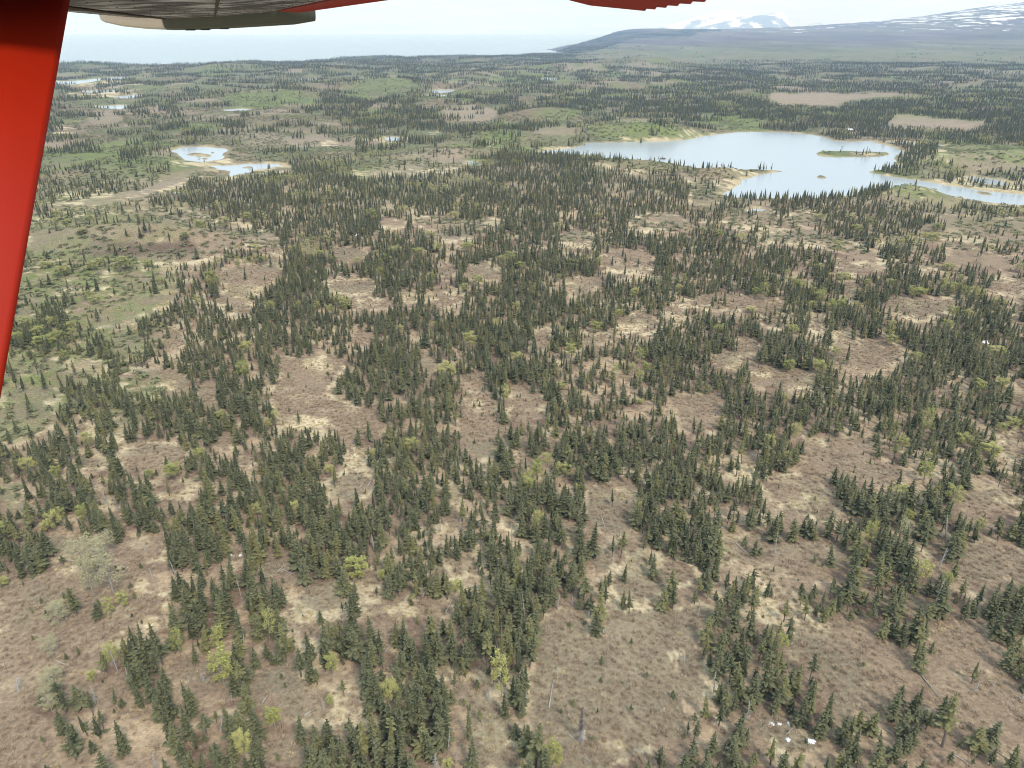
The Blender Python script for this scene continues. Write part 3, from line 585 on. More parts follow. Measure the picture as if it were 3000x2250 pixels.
# ------------------------------------------------------------------ the ground sheet, sea and ponds
def build_ground():
    az_f = np.linspace(R(-46), R(46), 360)
    az = np.concatenate([np.linspace(R(-180), R(-48), 34), az_f, np.linspace(R(48), R(180), 34)[:-1]])
    rr = np.concatenate([[2.0, 20, 50], np.geomspace(75, 5200, 720), np.geomspace(5300, 59000, 190)])
    na, nr = len(az), len(rr)
    A, RR = np.meshgrid(az, rr)
    X, Y = (RR * np.sin(A)).ravel(), (RR * np.cos(A)).ravel()
    H = terrain(X, Y)
    me = bpy.data.meshes.new('ground')
    nv = na * nr
    co = np.stack([X, Y, H], 1).astype(np.float32)
    i = np.arange(nr - 1)[:, None] * na; j = np.arange(na)[None, :]; jn = (j + 1) % na
    q = np.stack([i + j, i + jn, i + na + jn, i + na + j], -1).reshape(-1, 4)[:, ::-1]
    me.vertices.add(nv); me.vertices.foreach_set('co', co.ravel())
    nf = len(q)
    me.loops.add(nf * 4); me.loops.foreach_set('vertex_index', q.astype(np.int32).ravel())
    me.polygons.add(nf); me.polygons.foreach_set('loop_start', np.arange(0, nf * 4, 4, dtype=np.int32)); me.polygons.foreach_set('loop_total', np.full(nf, 4, np.int32))
    me.polygons.foreach_set('use_smooth', np.ones(nf, bool))
    # cover colours
    px, py, dep = project(X, Y, H)
    r = np.hypot(X, Y)
    wob = lambda s, sd: fbm(X, Y, s, 3, sd)
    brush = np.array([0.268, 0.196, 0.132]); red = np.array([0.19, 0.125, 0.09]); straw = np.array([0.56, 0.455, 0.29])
    green = np.array([0.165, 0.195, 0.066]); olive = np.array([0.155, 0.16, 0.085]); bog = np.array([0.30, 0.235, 0.17]); tun = np.array([0.125, 0.105, 0.105])
    earth = np.array([0.115, 0.078, 0.058])
    def lerp(c, d, k): return c + (d - c) * np.clip(k, 0, 1)[:, None]
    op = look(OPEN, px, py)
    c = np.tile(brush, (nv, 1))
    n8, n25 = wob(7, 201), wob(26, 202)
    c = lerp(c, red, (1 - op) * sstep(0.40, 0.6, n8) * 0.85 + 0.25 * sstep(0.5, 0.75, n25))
    c = lerp(c, straw, sstep(0.53, 0.66, 0.55 * n8 + 0.45 * n25) * (0.35 + 0.4 * (1 - op)) * (1 - sstep(700, 1400, r)))
    gap = (1 - sstep(0.31, 0.44, fbm(X, Y, 11.5, 2, 440))) * (1 - op) * (1 - sstep(800, 1100, r))
    c = lerp(c, np.array([0.42, 0.31, 0.20]), gap * (0.35 + 0.6 * sstep(0.35, 0.6, wob(3.5, 216))))
    far = sstep(560, 1000, r + 130 * (wob(90, 203) - 0.5) * 2)
    n60 = wob(70, 204)
    c = lerp(c, olive, far * (0.35 + 0.6 * sstep(0.35, 0.6, n60)))
    c = lerp(c, green, far * 0.75 * sstep(0.52, 0.68, wob(130, 205)))
    c = lerp(c, bog, far * 0.7 * sstep(0.58, 0.68, wob(110, 206)) * (1 - sstep(4000, 6000, r)))
    c = lerp(c, green, look(GREEN, px, py) * np.clip(0.55 + 1.6 * (n8 - 0.5) + 1.2 * (wob(3.2, 217) - 0.5), 0, 1) * (r < 4000))
    c = lerp(c, bog, look(BOG, px, py) * 0.95 * (0.7 + 0.5 * n25) * (r < 4500))
    c = lerp(c, earth, look(EARTH, px, py) * 0.75 * (r < 2000))
    c = lerp(c, straw, sstep(0.46, 0.74, look(STRAW, px, py) * 0.30 + 0.17 * look(EDGE, px, py) * (r < 900) + 1.1 * (wob(4.5, 215) - 0.5) + 0.9 * (n25 - 0.5) + 0.30) * 0.9 * (r < 4000) * np.clip(3 * (look(STRAW, px, py) + look(EDGE, px, py) * (r < 900)) - 0.2, 0, 1))
    c = lerp(c, np.array([0.215, 0.185, 0.122]), (1 - sstep(500, 900, r)) * 0.6 * sstep(0.5, 0.66, wob(34, 218)) * op)
    # shores of the ponds
    sh = np.full(nv, -60.0)
    for k_, p in enumerate(LAKES_W):
        sd = signed_dist(X, Y, p, 40.0)
        if k_ in (0, 4, 5):
            for q2 in ISL_W: sd = np.minimum(sd, -signed_dist(X, Y, q2, 40.0))
        sh = np.maximum(sh, sd)
    wshore = 1.5 + 11 * sstep(0.48, 0.68, n25)
    c = lerp(c, straw * np.array([0.78, 0.76, 0.70]), sstep(0, 1, 1 - (-sh) / wshore) * 0.85)
    fw = sstep(0.42, 0.62, look(DEN, px, py)) * sstep(2800, 6500, r) * (r < 14500) * sstep(0.36, 0.5, fbm(X, Y, 130, 3, 221))
    c = lerp(c, np.array([0.030, 0.040, 0.036]), fw * 0.85)
    c = lerp(c, np.array([0.13, 0.138, 0.085]), sstep(1500, 4500, r) * 0.4 * (1 - fw))
    fw_keep = fw
    # far tundra and old snow on the flank
    hi = sstep(5200, 8500, r)
    c = lerp(c, tun, (1 - fw_keep) * hi * (0.6 + 0.4 * sstep(0.4, 0.6, fbm(X, Y, 700, 3, 207))))
    sn_h = sstep(90, 330, H + 150 * (fbm(X, Y, 1500, 3, 208) - 0.5))
    sn_n = fbm(X * 1.0, Y * 0.30, 120, 5, 209, 0.68)
    thr = 0.74 - 0.27 * sn_h
    snow_a = sn_h * (r > 6500) * sstep(R(9), R(13), A.ravel())
    c *= (1 + sstep(4500, 7000, r) * 1.1 * (fbm(X, Y * 0.4, 260, 4, 231, 0.6) - 0.5))[:, None]
    c *= (0.9 + 0.2 * wob(13, 210))[:, None]
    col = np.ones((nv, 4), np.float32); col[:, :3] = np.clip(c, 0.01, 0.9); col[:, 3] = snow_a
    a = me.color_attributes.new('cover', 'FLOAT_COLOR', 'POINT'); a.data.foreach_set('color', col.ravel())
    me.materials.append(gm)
    me.update(); me.validate()
    g = obj('ground', me); tag(g, kind='structure')
build_ground()

sea_me = mesh_np('sea', [(-59500, 1500, SEA_Z), (59500, 1500, SEA_Z), (59500, 59500, SEA_Z), (-59500, 59500, SEA_Z)], [(0, 1, 2, 3)], [M_SEA])
tag(obj('sea', sea_me), kind='structure')
for i, p in enumerate(LAKES_W):
    c = p.mean(0)
    nrm = np.roll(p, -1, 0) - np.roll(p, 1, 0); nrm = np.stack([nrm[:, 1], -nrm[:, 0]], 1); nrm /= np.linalg.norm(nrm, axis=1)[:, None] + 1e-6
    area = np.sum(p[:, 0] * np.roll(p[:, 1], -1) - np.roll(p[:, 0], -1) * p[:, 1])
    if area < 0: p = p[::-1]
    z = 0.0
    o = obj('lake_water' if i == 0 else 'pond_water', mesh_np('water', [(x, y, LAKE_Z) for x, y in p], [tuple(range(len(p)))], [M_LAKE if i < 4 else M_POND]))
    tag(o, kind='structure')
print('ground', round(time.time() - T0, 1))

# ------------------------------------------------------------------ far mountains
mm_, mn, ml, mp_ = new_mat('mountain_rock_and_snow')
g = mn.new('ShaderNodeNewGeometry')
mv = mn.new('ShaderNodeVertexColor'); mv.layer_name = 'tip'
ml.new(mixc(mn, ml, mv.outputs['Color'], (0.10, 0.105, 0.12), (0.86, 0.88, 0.92)), mp_.inputs['Base Color'])
mp_.inputs['Roughness'].default_value = 0.9
def mountain(name, prof, dist, depth, seed, snow, label_kind='structure'):
    """a ridge whose crest follows prof (photo px) at the given distance, with spurs and gullies on its near side"""
    pxs = np.array([p[0] for p in prof], float); pys = np.array([p[1] for p in prof], float)
    n, m = 260, 60
    u = np.linspace(pxs[0], pxs[-1], n); v = np.interp(u, pxs, pys)
    crest = []
    for a, b in zip(u, v):
        d = ray(a, b); k = dist / math.hypot(d[0], d[1])
        crest.append((d[0] * k, d[1] * k, CAM_H + d[2] * k))
    crest = np.array(crest)
    verts, tips = [], []
    t = np.linspace(0, 1, m)
    for j, tj in enumerate(t):
        s = tj * depth - depth * 0.65          # negative: towards the viewer
        f = (1 - abs(s) / (depth * (0.65 if s < 0 else 0.35)))
        rr_ = np.hypot(crest[:, 0], crest[:, 1]); k = (rr_ + s) / rr_
        X, Y = crest[:, 0] * k, crest[:, 1] * k
        gul = fbm(X, Y * 0.35, 900, 5, seed) - 0.5
        hz = np.maximum(crest[:, 2], 0) * np.clip(f, 0, 1) ** 0.9 * (1 + gul * 0.9 * np.sin(math.pi * np.clip(f, 0, 1)))
        Z_ = hz - 60 * (1 - f)
        verts += list(zip(X, Y, Z_))
        w = fbm(X, Y * 0.3, 420, 5, seed + 5, 0.68)
        tips += list(sstep(0.0, 0.06, w - (0.62 - snow * (0.15 + 0.85 * np.clip((Z_ - 150) / 800, 0, 1)))))
    faces = [(j * n + i, j * n + i + 1, (j + 1) * n + i + 1, (j + 1) * n + i) for j in range(m - 1) for i in range(n - 1)]
    o = obj(name, mesh_np(name, verts, faces, [mm_], None, np.array(tips), True)); tag(o, kind='structure')
mountain('mountain_ridge', [(1850, 100), (1930, 82), (1990, 64), (2050, 48), (2100, 37), (2145, 29), (2160, 40), (2200, 44), (2270, 70), (2300, 98)], 42000, 9000, 301, 0.36)
mountain('mountain_ridge', [(1960, 98), (2060, 78), (2120, 64), (2190, 50), (2260, 39), (2292, 35), (2302, 47), (2312, 66), (2326, 82), (2345, 98)], 36000, 8000, 311, 0.24)
mountain('mountain_ridge', [(2310, 98), (2345, 82), (2375, 70), (2402, 64), (2420, 76), (2440, 84), (2470, 98)], 50000, 7000, 321, 0.34)
mountain('mountain_ridge', [(2440, 98), (2500, 80), (2540, 74), (2570, 80), (2620, 68), (2660, 76), (2720, 66), (2790, 60), (2860, 70), (2960, 98)], 54000, 7000, 331, 0.40)

# ------------------------------------------------------------------ plant builders
def spruce_parts(seed, H=10.0, Rr=1.5, levels=20, per=8, base=0.10, hi=True, ragged_=0.3, miss=0.13, blunt=0.0):
    rn = random.Random(seed)
    c = MB()
    for k in range(levels):
        t = (k + 0.5 * rn.random()) / levels
        z = H * (base + (1 - base) * t)
        rad = Rr * (max(1 - t, 0) ** (0.82 - blunt)) * (0.70 + 0.55 * rn.random()) * min(1.0, 0.62 + t * 2.6) + 0.07
        nb = max(4, int(per * (1 - 0.45 * t)))
        a0 = rn.random() * 6.28
        for b in range(nb):
            if rn.random() < miss: continue
            a = a0 + 6.283 * b / nb + rn.uniform(-0.28, 0.28)
            L = rad * rn.uniform(1 - ragged_, 1 + ragged_ * 0.8)
            ca, sa = math.cos(a), math.sin(a)
            dr = rn.uniform(0.16, 0.42) * (1 - 0.5 * t)
            wd = L * rn.uniform(0.17, 0.27) + 0.05
            z0 = z + 0.05 * H * 0.3
            def P(d, s, dz): return (ca * d - sa * s, sa * d + ca * s, z0 + dz)
            if hi:
                vs = [P(0, 0, 0.04), P(L * 0.45, wd, -L * dr * 0.62), P(L * 0.45, 0, -L * dr * 0.30), P(L * 0.45, -wd, -L * dr * 0.62),
                      P(L * 0.80, wd * 0.6, -L * dr * 0.95), P(L * 0.82, 0, -L * dr * 0.7), P(L * 0.80, -wd * 0.6, -L * dr * 0.95), P(L * 1.04, 0, -L * dr * 0.72)]
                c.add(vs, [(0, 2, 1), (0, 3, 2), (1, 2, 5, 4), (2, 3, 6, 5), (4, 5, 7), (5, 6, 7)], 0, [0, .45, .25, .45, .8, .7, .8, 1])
            else:
                vs = [P(0, 0, 0.05), P(L * 0.6, wd * 1.15, -L * dr * 0.8), P(L * 1.02, 0, -L * dr * 0.75), P(L * 0.6, -wd * 1.15, -L * dr * 0.8)]
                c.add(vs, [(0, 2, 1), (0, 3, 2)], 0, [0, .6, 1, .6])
    # inner mass of shaded twigs and the leader
    n = 7 if hi else 5
    ring = []
    for t, f in ((0.0, 0.25), (0.15, 0.42), (0.5, 0.27), (0.85, 0.09)):
        ring.append([(Rr * f * (0.8 + 0.4 * rn.random()) * math.cos(6.283 * k / n), Rr * f * (0.8 + 0.4 * rn.random()) * math.sin(6.283 * k / n), H * (base + (1 - base) * t)) for k in range(n)])
    vs = [v for r_ in ring for v in r_] + [(0, 0, H)]
    fs = [(i * n + k, i * n + (k + 1) % n, (i + 1) * n + (k + 1) % n, (i + 1) * n + k) for i in range(3) for k in range(n)] + [(3 * n + k, 3 * n + (k + 1) % n, 4 * n) for k in range(n)]
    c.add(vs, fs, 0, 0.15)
    tr = MB()
    tr.tube([(0, 0, -0.4), (0.02, 0, H * 0.25), (0, 0.02, H * 0.6), (0, 0, H * 0.97)], [0.16, 0.13, 0.08, 0.02], 6 if hi else 4)
    return c, tr
def birch_parts(seed, H=10.0, Rr=2.0, leaves=420, hi=True, airy=1.0):
    rn = random.Random(seed)
    tr = MB(); c = MB()
    tr.tube([(0, 0, -0.3), (0.1, 0.05, H * 0.35), (0.0, 0.12, H * 0.7), (0.05, 0.05, H * 0.93)], [0.16, 0.12, 0.07, 0.025], 6 if hi else 4)
    tips = []
    nb = 13 if hi else 7
    for k in range(nb):
        t = 0.28 + 0.62 * k / nb
        a = k * 2.4 + rn.uniform(-0.4, 0.4)
        L = Rr * (0.55 + 0.6 * math.sin(math.pi * (0.15 + 0.75 * (t - 0.28) / 0.62))) * rn.uniform(0.7, 1.1)
        b0 = np.array((0, 0, H * t)); b2 = np.array((math.cos(a) * L, math.sin(a) * L, min(H * 0.98, H * t + L * rn.uniform(0.5, 0.95))))
        b1 = b0 * 0.5 + b2 * 0.5 + np.array((0, 0, -0.05 * L))
        tr.tube([b0, b1, b2], [0.06, 0.04, 0.015], 4 if hi else 3, cap=False)
        tips += [b2, b2 * 0.45 + b1 * 0.55, b2 * 0.75 + b1 * 0.25]
    tips += [np.array((0, 0, H * 0.95)), np.array((0.1, 0, H * 0.86))]
    for k in range(leaves):
        p = tips[rn.randrange(len(tips))]
        q = p + np.array((rn.gauss(0, 0.30), rn.gauss(0, 0.30), rn.gauss(-0.05, 0.36))) * (Rr / 2.0) * 1.25
        s = rn.uniform(0.10, 0.23) * (1.0 if hi else 2.6) * airy
        a = rn.uniform(0, 6.28); e = rn.uniform(-0.9, 0.9)
        ux = np.array((math.cos(a), math.sin(a), e * 0.5)) * s; uy = np.array((-math.sin(a), math.cos(a), rn.uniform(-0.6, 0.6))) * s
        c.add([q - ux, q - uy * 0.8, q + ux, q + uy * 0.8], [(0, 1, 2, 3)], 0, rn.random())
    return c, tr
def snag_parts(seed, H=10.0, Rr=1.2, n=46, bushy=False):
    rn = random.Random(seed)
    tr = MB(); br = MB()
    lx, ly = rn.uniform(-0.5, 0.5), rn.uniform(-0.5, 0.5)
    tr.tube([(0, 0, -0.3), (lx * .3, ly * .3, H * 0.35), (lx * .6, ly * .6, H * 0.7), (lx, ly, H)], [0.15, 0.12, 0.08, 0.025], 6)
    for k in range(n):
        t = 0.12 + 0.86 * rn.random()
        a = rn.random() * 6.28; L = Rr * (1.05 - t * 0.85) * rn.uniform(0.5, 1.15)
        z = H * t; o_ = np.array((lx * t, ly * t, z))
        p1 = o_ + np.array((math.cos(a) * L * 0.55, math.sin(a) * L * 0.55, -0.05 * L))
        p2 = o_ + np.array((math.cos(a + 0.2) * L, math.sin(a + 0.2) * L, rn.uniform(-0.3, 0.25) * L))
        br.tube([o_, p1, p2], [0.05, 0.036, 0.012], 3, cap=False)
        if bushy:
            for s in (0.5, 0.75):
                q = o_ * (1 - s) + p2 * s
                br.tube([q, q + np.array((rn.uniform(-.4, .4), rn.uniform(-.4, .4), rn.uniform(-.2, .3)))], [0.028, 0.01], 3, cap=False)
    return br, tr
def shrub_mesh(seed, mat, n=34, h=1.7, w=1.5, tw=0.035):
    rn = random.Random(seed); c = MB()
    for k in range(n):
        a = rn.random() * 6.28; rr_ = w * rn.random() ** 0.6; hh = h * rn.uniform(0.45, 1.0) * (1 - 0.35 * rr_ / w)
        x0, y0 = math.cos(a) * rr_ * 0.35, math.sin(a) * rr_ * 0.35
        x1, y1 = math.cos(a) * rr_, math.sin(a) * rr_
        xm, ym, zm = (x0 + x1) / 2 + rn.uniform(-.15, .15), (y0 + y1) / 2 + rn.uniform(-.15, .15), hh * 0.6
        b = rn.random() * 6.28; tx, ty = math.cos(b) * tw, math.sin(b) * tw
        c.add([(x0 - tx, y0 - ty, 0), (x0 + tx, y0 + ty, 0), (xm + tx, ym + ty, zm), (xm - tx, ym - ty, zm), (x1, y1, hh)], [(0, 1, 2, 3), (3, 2, 4)], 0, [0, 0, .5, .5, 1])
        if rn.random() < 0.7:
            c.add([(xm - ty, ym + tx, zm), (xm + ty, ym - tx, zm), (xm + rn.uniform(-.6, .6), ym + rn.uniform(-.6, .6), zm + rn.uniform(.2, .6))], [(0, 1, 2)], 0, [.5, .5, 1])
    return c.mesh('shrub', [mat])

def bush_mesh(seed, mat):
    rn = random.Random(seed); c = MB()
    for k in range(34):
        a = rn.random() * 6.28; rr_ = 1.7 * rn.random() ** 0.6; zz = 1.5 * (1 - (rr_ / 1.9) ** 2) * rn.uniform(.5, 1); s_ = rn.uniform(.25, .5)
        q = np.array((math.cos(a) * rr_, math.sin(a) * rr_, zz)); b = rn.random() * 6.28
        ux = np.array((math.cos(b), math.sin(b), rn.uniform(-.5, .5))) * s_; uy = np.array((-math.sin(b), math.cos(b), rn.uniform(-.5, .5))) * s_
        c.add([q - ux, q - uy, q + ux, q + uy], [(0, 1, 2, 3)], 0, rn.random())
    return c.mesh('bush', [mat])
SR = [1.5, 1.2, 1.75, 1.05, 2.0, 1.45, 1.6, 1.15, 2.1, 1.3, 1.5, 1.2, 1.7, 1.4]
NV = 14
VAR_S = []   # (crown mesh, trunk mesh, merged mesh)
for i in range(NV):
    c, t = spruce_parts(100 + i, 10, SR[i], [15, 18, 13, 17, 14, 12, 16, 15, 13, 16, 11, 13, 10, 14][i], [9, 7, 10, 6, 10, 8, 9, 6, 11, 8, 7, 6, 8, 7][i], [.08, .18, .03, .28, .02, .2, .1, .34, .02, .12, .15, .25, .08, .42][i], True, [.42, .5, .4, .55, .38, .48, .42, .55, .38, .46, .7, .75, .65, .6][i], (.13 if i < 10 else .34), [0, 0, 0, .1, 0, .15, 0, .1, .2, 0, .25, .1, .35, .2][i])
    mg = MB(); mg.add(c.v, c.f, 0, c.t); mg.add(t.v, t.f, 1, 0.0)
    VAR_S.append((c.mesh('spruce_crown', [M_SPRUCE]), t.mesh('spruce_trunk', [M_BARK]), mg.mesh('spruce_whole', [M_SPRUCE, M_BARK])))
LOW_S = []
for i in range(5):
    c, t = spruce_parts(140 + i, 10, [1.55, 1.35, 1.7, 1.45, 1.85][i], 9, 6, [.08, .14, .05, .1, .05][i], False, 0.3)
    c.add(t.v, t.f, 1, 0.0)
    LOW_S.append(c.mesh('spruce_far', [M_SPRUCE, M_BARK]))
VAR_B = []
for i in range(6):
    mat = M_PALE if i >= 4 else M_BIRCH
    c, t = birch_parts(200 + i, 10, [2.1, 1.6, 2.4, 1.8, 2.5, 2.0][i], [1500, 1200, 1700, 1300, 1100, 800][i], True, 0.8 if i >= 4 else 1.0)
    VAR_B.append((c.mesh('birch_crown', [mat]), t.mesh('birch_trunk', [M_WHITEBARK])))
LOW_B = []
for i in range(4):
    c, t = birch_parts(230 + i, 10, [2.2, 1.8, 2.4, 2.0][i], 120, False)
    c.add(t.v, t.f, 1, 0.0)
    LOW_B.append(c.mesh('birch_far', [M_BIRCH if i < 3 else M_PALE, M_WHITEBARK]))
VAR_D = []
for i in range(6):
    b, t = snag_parts(260 + i, 10, [1.1, 0.8, 1.5, 1.2, 1.9, 0.7][i], [60, 36, 80, 60, 110, 16][i], i in (2, 4))
    VAR_D.append((b.mesh('snag_branches', [M_DEAD]), t.mesh('snag_trunk', [M_DEAD])))
print('plants', round(time.time() - T0, 1))

# ------------------------------------------------------------------ where trees stand
def T(r, x, y, ytop, w=None): return (r, x, y, ytop, w)
LONE = [T(11, *a) for a in [(1650, 355, 200, 100), (1670, 270, 60, 110), (1865, 215, 70, 75), (2085, 190, 50, 75), (2145, 185, 20, 80), (1190, 720, 545, 80), (1060, 880, 720, 90), (1170, 895, 770, 75), (905, 925, 830, 50),
                            (830, 1040, 830, 60), (725, 790, 700, 45), (735, 690, 590, 45), (805, 630, 500, 75), (1185, 1015, 940, 55), (1130, 1020, 930, 60), (1255, 1225, 940, 150), (1040, 620, 300, 90), (1220, 560, 320, 95), (1150, 630, 400, 100), (940, 560, 330, 85)]] \
 + [T(12, *a) for a in [(820, 655, 490, 85), (1385, 835, 660, 90), (1510, 860, 690, 80), (1870, 670, 530, 80), (1420, 1020, 840, 110), (1680, 1080, 760, 130), (1530, 590, 410, 110), (1470, 400, 140, 120), (1510, 440, 230, 90), (1610, 470, 400, 50),
                        (655, 270, 120, 85), (690, 390, 240, 85), (790, 260, 110, 80), (150, 400, 240, 110), (770, 85, 20, 55), (845, 110, 40, 65), (890, 200, 140, 60), (1085, 250, 190, 60), (720, 720, 540, 110), (440, 380, 180, 120), (330, 330, 90, 110), (540, 740, 440, 140), (930, 930, 730, 120), (1140, 960, 840, 95), (1210, 990, 850, 110), (1900, 1090, 950, 150), (1980, 1060, 900, 90)]] \
 + [T(10, *a) for a in [(505, 225, 50, 90), (640, 245, 150, 85), (690, 600, 450, 110), (270, 805, 740, 60), (430, 860, 720, 120), (530, 820, 670, 120), (790, 830, 770, 70), (745, 800, 700, 40), (830, 600, 450, 70), (890, 520, 290, 90), (950, 540, 280, 100)]] \
 + [T(9, *a) for a in [(930, 825, 650, 80), (1110, 1085, 890, 100), (1285, 1050, 820, 120), (460, 945, 850, 70), (500, 940, 890, 45), (770, 1185, 1125, 50), (850, 1215, 1130, 60), (1750, 1105, 980, 75), (905, 1025, 990, 30), (975, 480, 370, 60), (1000, 590, 450, 55), (400, 880, 815, 45), (1060, 1240, 1050, 160)]] \
 + [T(8, *a) for a in [(1015, 235, 120, 60), (1040, 330, 190, 90), (1335, 125, 20, 45), (965, 395, 300, 50), (1540, 890, 790, 70), (1620, 960, 740, 110), (1730, 1150, 1040, 60), (1830, 1120, 1000, 45), (2000, 1010, 910, 40), (1950, 800, 540, 60)]] \
 + [T(7, *a) for a in [(905, 605, 390, 70), (1095, 395, 300, 50), (410, 1008, 950, 45), (190, 692, 600, 80), (120, 705, 650, 45), (500, 1325, 1160, 90), (830, 225, 90, 70), (1210, 390, 300, 40), (1215, 445, 405, 45), (1100, 560, 460, 50), (600, 100, 10, 50)]] \
 + [T(6, *a) for a in [(1062, 1036, 895, 55), (562, 772, 690, 35), (605, 830, 730, 55), (2125, 732, 630, 65), (2028, 210, 150, 40), (1990, 192, 130, 30), (1925, 342, 250, 40), (125, 770, 650, 50), (160, 780, 660, 50), (2090, 145, 90, 35), (885, 200, 140, 40)]] \
 + [T(4, *a) for a in [(825, 222, 160, 32), (1102, 242, 160, 30), (465, 437, 340, 36), (1722, 317, 275, 30), (600, 835, 720, 45), (945, 210, 110, 50), (980, 215, 130, 40), (910, 200, 125, 30), (1165, 355, 300, 40), (1003, 920, 860, 30), (825, 1250, 1165, 40), (1590, 490, 400, 35), (1480, 690, 600, 35), (1505, 700, 640, 30)]] \
 + [T(5, *a) for a in [(25, 642, 580, 40), (1840, 377, 310, 42), (810, 190, 125, 25), (842, 195, 125, 32), (505, 660, 560, 35), (570, 670, 590, 40), (1780, 640, 590, 30)]] \
 + [T(3, *a) for a in [(1020, 990, 958, 12), (1125, 1006, 972, 16), (1165, 1004, 955, 20), (1187, 1006, 945, 20), (1205, 1000, 958, 18), (1216, 996, 962, 12), (1275, 1000, 974, 10), (1320, 1115, 1075, 18), (1350, 1122, 1085, 22), (1385, 1128, 1080, 24), (1420, 1128, 1085, 30), (1450, 1118, 1068, 26), (1480, 1120, 1065, 24), (1520, 1130, 1090, 26),
                       (1550, 1040, 960, 50), (1570, 1030, 955, 40), (1610, 1040, 990, 26), (980, 1290, 1245, 22), (1045, 1300, 1270, 18), (955, 1290, 1262, 14)]] \
 + [T(2, *a) for a in [(1778, 1055, 995, 22), (1803, 1060, 992, 40), (2150, 1140, 1045, 44), (1577, 948, 912, 10), (1850, 1036, 1012, 20), (2056, 1040, 1005, 12), (2082, 1036, 1000, 12), (1996, 1042, 1024, 16), (1945, 880, 830, 30), (1430, 1010, 975, 60), (1405, 1012, 978, 40), (1380, 1015, 980, 30), (1350, 1015, 975, 30), (1180, 980, 935, 16), (2120, 820, 790, 20)]]
